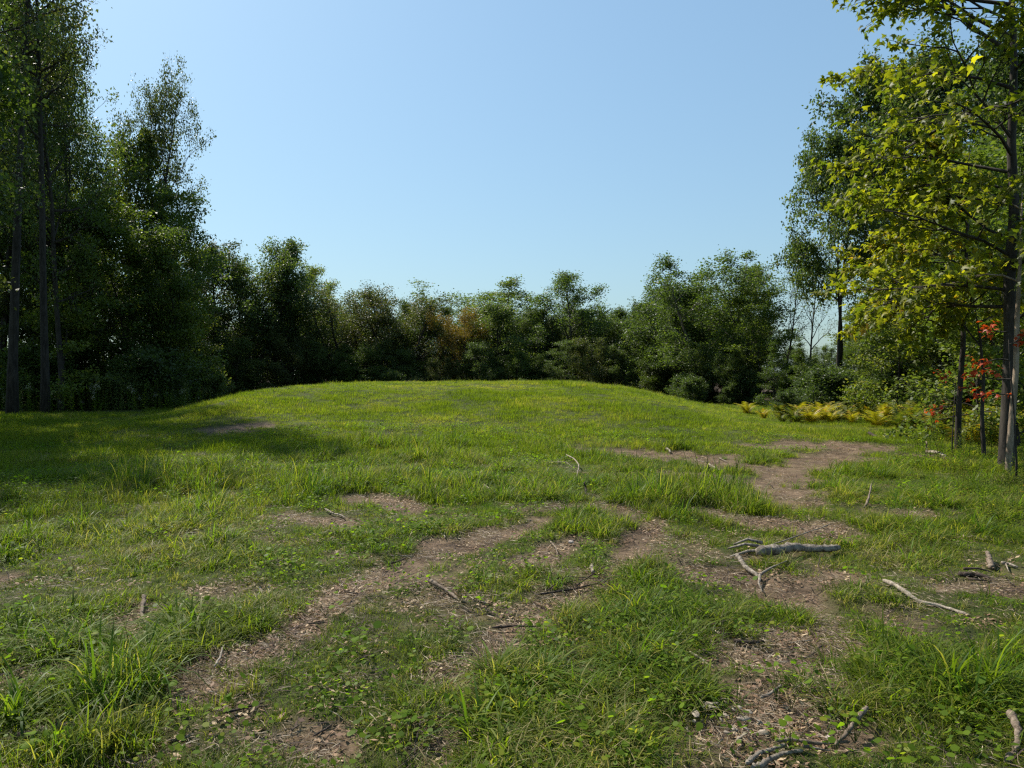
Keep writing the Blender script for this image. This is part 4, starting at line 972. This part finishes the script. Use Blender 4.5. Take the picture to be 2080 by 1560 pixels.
stick('fallen_branch', 'small black snag at the far end of the brown track', 'branch', [(1765,889,.1),(1775,891,.05),(1790,893)], 4, 'deaddark')
stick('stick', 'dark twig on the left tyre track', 'stick', [(790,1146),(812,1142),(826,1134)], 2.2, 'deaddark')
stick('stick', 'thin brown twig lower on the left tyre track', 'stick', [(705,1205),(725,1208),(745,1213)], 1.8, 'deaddark')
stick('stick', 'grey stick at the lower end of the left tyre track', 'stick', [(430,1363,.01),(445,1347,.02),(452,1325,.03)], 3, 'deadgrey')
stick('stick', 'thin dark stick in the lower left grass', 'stick', [(455,1452),(490,1445),(535,1432)], 3.5, 'deaddark')
stick('stick', 'grey stick low in the grass left of the bottom centre', 'stick', [(340,1510),(370,1505),(395,1495)], 3.5, 'deadgrey')
stick('stick', 'short dark stick near the bottom left of centre', 'stick', [(635,1500),(660,1488),(675,1475)], 3, 'deaddark')
stick('stick', 'thin pale stick in the lower right grass', 'stick', [(1985,1500),(2015,1512),(2040,1524)], 3, 'deadpale')
g = rngf(55)
EXT = []
for i in range(34):
    px = g.uniform(1120, 1720); py = g.uniform(905, 1075)
    x, y = gp(px, py)
    if soilf(np.array([x]), np.array([y]))[0] < .5: continue
    a = g.uniform(0, 3.14); L = g.uniform(12, 34); EXT.append((px, py, a, L, 'small dark twig lying on the brown track', 'twigs on the brown track', 1.3))
for i in range(70):
    px = g.uniform(250, 1800); py = g.uniform(1080, 1530); x, y = gp(px, py)
    if soilf(np.array([x]), np.array([y]))[0] < .45: continue
    a = g.uniform(0, 3.14); L = g.uniform(20, 60); EXT.append((px, py, a, L, 'small twig lying on bare earth in the foreground', 'twigs on the foreground earth', 1.8))
for px, py, a, L, lab, grp, r in EXT:
    dx, dy = math.cos(a) * L / 2, math.sin(a) * L / 6
    stick('twig', lab, 'twig', [(px - dx, py - dy), (px, py + g.normal(0, 2)), (px + dx, py + dy)], r, ('deaddark', 'deadgrey', 'deadwood')[int(g.integers(3))], group=grp, k=5)
def stone(px, py, rpx, label, seed):
    bmv = rngf(seed); x, y = gp(px, py); r = rpx * y / F
    import bmesh
    bm = bmesh.new(); bmesh.ops.create_icosphere(bm, subdivisions=2, radius=r)
    for v in bm.verts: v.co *= 1 + bmv.normal(0, .09); v.co.z *= .6
    me = bpy.data.meshes.new('stone'); bm.to_mesh(me); bm.free(); me.materials.append(M['stone'])
    tag(link('stone', me, loc=(x, y, float(hgt(x, y)) + r * .25)), label, 'stone')
stone(1246, 951, 7, 'rounded pinkish stone at the left end of the brown track', 1)
stone(1470, 1033, 5, 'small white stone in the hollow below the brown track', 2)
stone(1686, 1503, 6, 'grey stone near the propped brown stick', 3)
stone(1160, 1103, 6, 'pale stone half sunk in the central earth patch', 4)
# pale bark flakes heap
g = rngf(60); x, y = gp(1475, 1480)
root = bpy.data.objects.new('bark_flake_heap', None); COL.objects.link(root); root.location = (x, y, float(hgt(x, y))); tag(root, 'heap of pale peeling bark flakes in the lower right foreground', 'bark flakes')
for i in range(26):
    a = g.random() * 6.28; r = .16 * math.sqrt(g.random()); n = 7; s = g.uniform(.012, .032)
    an = np.arange(n) / n * 6.283; rr_ = s * (1 + g.normal(0, .22, n)); top = np.stack([np.cos(an) * rr_, np.sin(an) * rr_ * .45, g.normal(0, .003, n) + .003], -1); bot = top - [0, 0, .002]
    V = np.concatenate([top, bot, [[0, 0, .004]], [[0, 0, .002]]]); T = []
    for q in range(n):
        q2 = (q + 1) % n; T += [(q, q2, 2 * n), (q + n, 2 * n + 1, q2 + n), (q, q + n, q2 + n), (q, q2 + n, q2)]
    link('bark_flake', mk('bark_flake', V, np.array(T), M['deadpale']), root, loc=(math.cos(a) * r, math.sin(a) * r * 1.3, .012 + .03 * g.random()), rot=(g.normal(0, .22), g.normal(0, .22), g.random() * 6.28))

# ---------------------------------------------------------------- labels that say where each repeat stands
LM_LEFT = [(-60, 'the left picture edge'), (26, 'the thickest left trunk'), (90, 'the second straight trunk'), (205, 'the slender green maple'), (265, 'the tall upright oak'), (315, 'the pale stemmed young maple'), (362, 'the slightly leaning young maple'), (400, 'the last light green maple')]
LM_FAR = [(440, 'the brownish crowned tree'), (505, 'the split trunk tree'), (560, 'the tallest round tree'), (660, 'the loose pale poplar'), (705, 'the olive willow'), (800, 'the brown willow'), (868, 'the sky gap'), (940, 'the golden tree'), (1018, 'the black green tree'), (1112, 'the low olive tree'), (1178, 'the tall loose poplar'), (1255, 'the dark tree before the rise'), (1330, 'the feathery topped tree'), (1385, 'the dark stepping tree'), (1455, 'the highest rounded poplar'), (1525, 'the green tree beside it'), (1590, 'the leaning half bare tree'), (1632, 'the nearly leafless tree')]
LM_RIGHT = [(1632, 'the nearly leafless tree'), (1712, 'the forked oak'), (1790, 'the mid green tree'), (1878, 'the highest dark oak'), (1946, 'the thin yellow maple'), (2000, 'the crooked black stem'), (2045, 'the near maple trunk'), (2120, 'the right picture edge')]
LM_FORE = [(1620, 1125, 'the grey log'), (1530, 1170, 'the forked branch'), (1880, 1225, 'the pale knotted branch'), (1735, 1492, 'the propped brown stick'), (1475, 1480, 'the bark flake heap'), (2060, 1510, 'the curved corner branch'), (90, 1496, 'the rotting corner log'), (287, 1250, 'the stubby pale stick'),
           (228, 1305, 'the short peeled stick'), (900, 1203, 'the half hidden pale stick'), (990, 997, 'the short mid grass stick'), (680, 1047, 'the bleached hollow branch'), (1980, 1172, 'the charred wood'), (1150, 1200, 'the long dark twig'), (1130, 1120, 'the curved pale stick'), (1045, 1276, 'the straight dark stick'),
           (1520, 1308, 'the curved bark piece'), (1570, 1412, 'the straight grey stick'), (1425, 1348, 'the straw coloured stick'), (812, 1142, 'the tyre track twig'), (440, 1347, 'the lower track stick'), (490, 1445, 'the lower left dark stick'), (370, 1505, 'the low grey stick'), (1315, 983, 'the mossy dark log'), (1440, 955, 'the black track branch'), (1360, 916, 'the white wood chip'), (1600, 1530, 'the smooth grey branch')]
NTH = ['nearest', 'second', 'third', 'fourth', 'fifth', 'sixth', 'seventh', 'eighth', 'ninth', 'tenth', 'eleventh', 'twelfth']
def project(o):
    x, y, z = o.location; y = max(y, .1); return 1040 + x / y * F, HZ - (z - CAMZ) / y * F
RULES = {'trees inside the left wood': ('shaded {c} tree', LM_LEFT, True), 'trees inside the right wood': ('{c} tree', LM_RIGHT, True), 'second row trees beyond the mound': ('low back row tree', LM_FAR, True),
 'small trees in front of the far row': ('small bushy tree', LM_FAR, True), 'shrubs under the left wood': ('leafy shrub', LM_LEFT, True), 'shrubs beyond the mound': ('shrub behind the mound', LM_FAR, True), 'shrubs at the foot of the right slope': ('shrub at the slope foot', LM_FAR, True),
 'shrubs under the right wood': ('green shrub', LM_RIGHT, True), 'broad leaved seedlings in the grass': ('round leaved seedling', LM_FORE, True), 'twigs on the foreground earth': ('small twig', LM_FORE, True), 'twigs on the brown track': ('small dark twig', LM_FORE, True),
 'tall weeds along the left wood': (None, LM_LEFT, True), 'ferns along the edge of the right wood': ('{f} fern', LM_FAR[-4:] + LM_RIGHT, True), 'ferns between the maple stems': ('{f} fern', LM_RIGHT, True), 'weeds in the rough grass at the right': ('leafy weed', LM_RIGHT, True), 'stalks on the crest of the mound': ('crest stalk', LM_FAR, True)}
slots = {}
for o in list(COL.objects):
    gr = o.get('group')
    if o.parent or gr not in RULES: continue
    base, lms, order = RULES[gr]; px, py = project(o)
    if base is None: base = 'pale topped weed' if 'pale' in o['label'] else 'leafy green weed'
    fc = 'yellow' if 'yellow fern' in o['label'] else 'green'
    cr = [c for c in o.children if c.name.startswith('crown')]
    mt = cr[0].material_slots[0].material.name if cr else ''
    base = base.format(c='dark' if 'dark' in mt else 'light green' if 'light' in mt else 'mid green', f=fc)
    if lms is LM_FORE:
        q = min(lms, key=lambda m: math.hypot(m[0] - px, (m[1] - py) * 1.6)); dx, dy = px - q[0], (py - q[1]) * 1.6; d = math.hypot(dx, dy)
        rel = ('right of' if dx > 0 else 'left of') if abs(dx) > abs(dy) else ('in front of' if dy > 0 else 'behind'); nm = q[2]
    else:
        q = min(lms, key=lambda m: abs(m[0] - px)); dx = px - q[0]; d = abs(dx); rel = 'right of' if dx > 0 else 'left of'; nm = q[1]
    slots.setdefault((base, rel, nm), []).append((d, o))
for (base, rel, nm), lst in slots.items():
    lst.sort(key=lambda t: t[0])
    for i, (d, o) in enumerate(lst):
        o['label'] = '%s %s %s' % (base, rel, nm) if len(lst) == 1 else '%s %s %s %s' % (NTH[i] if i < 12 else 'farther', base, rel, nm)
print('objects', len(bpy.data.objects), 'tris', sum(sum(p.loop_total - 2 for p in m.polygons) if len(m.polygons) < 0 else int((len(m.loops) - 2 * len(m.polygons))) for m in bpy.data.meshes))
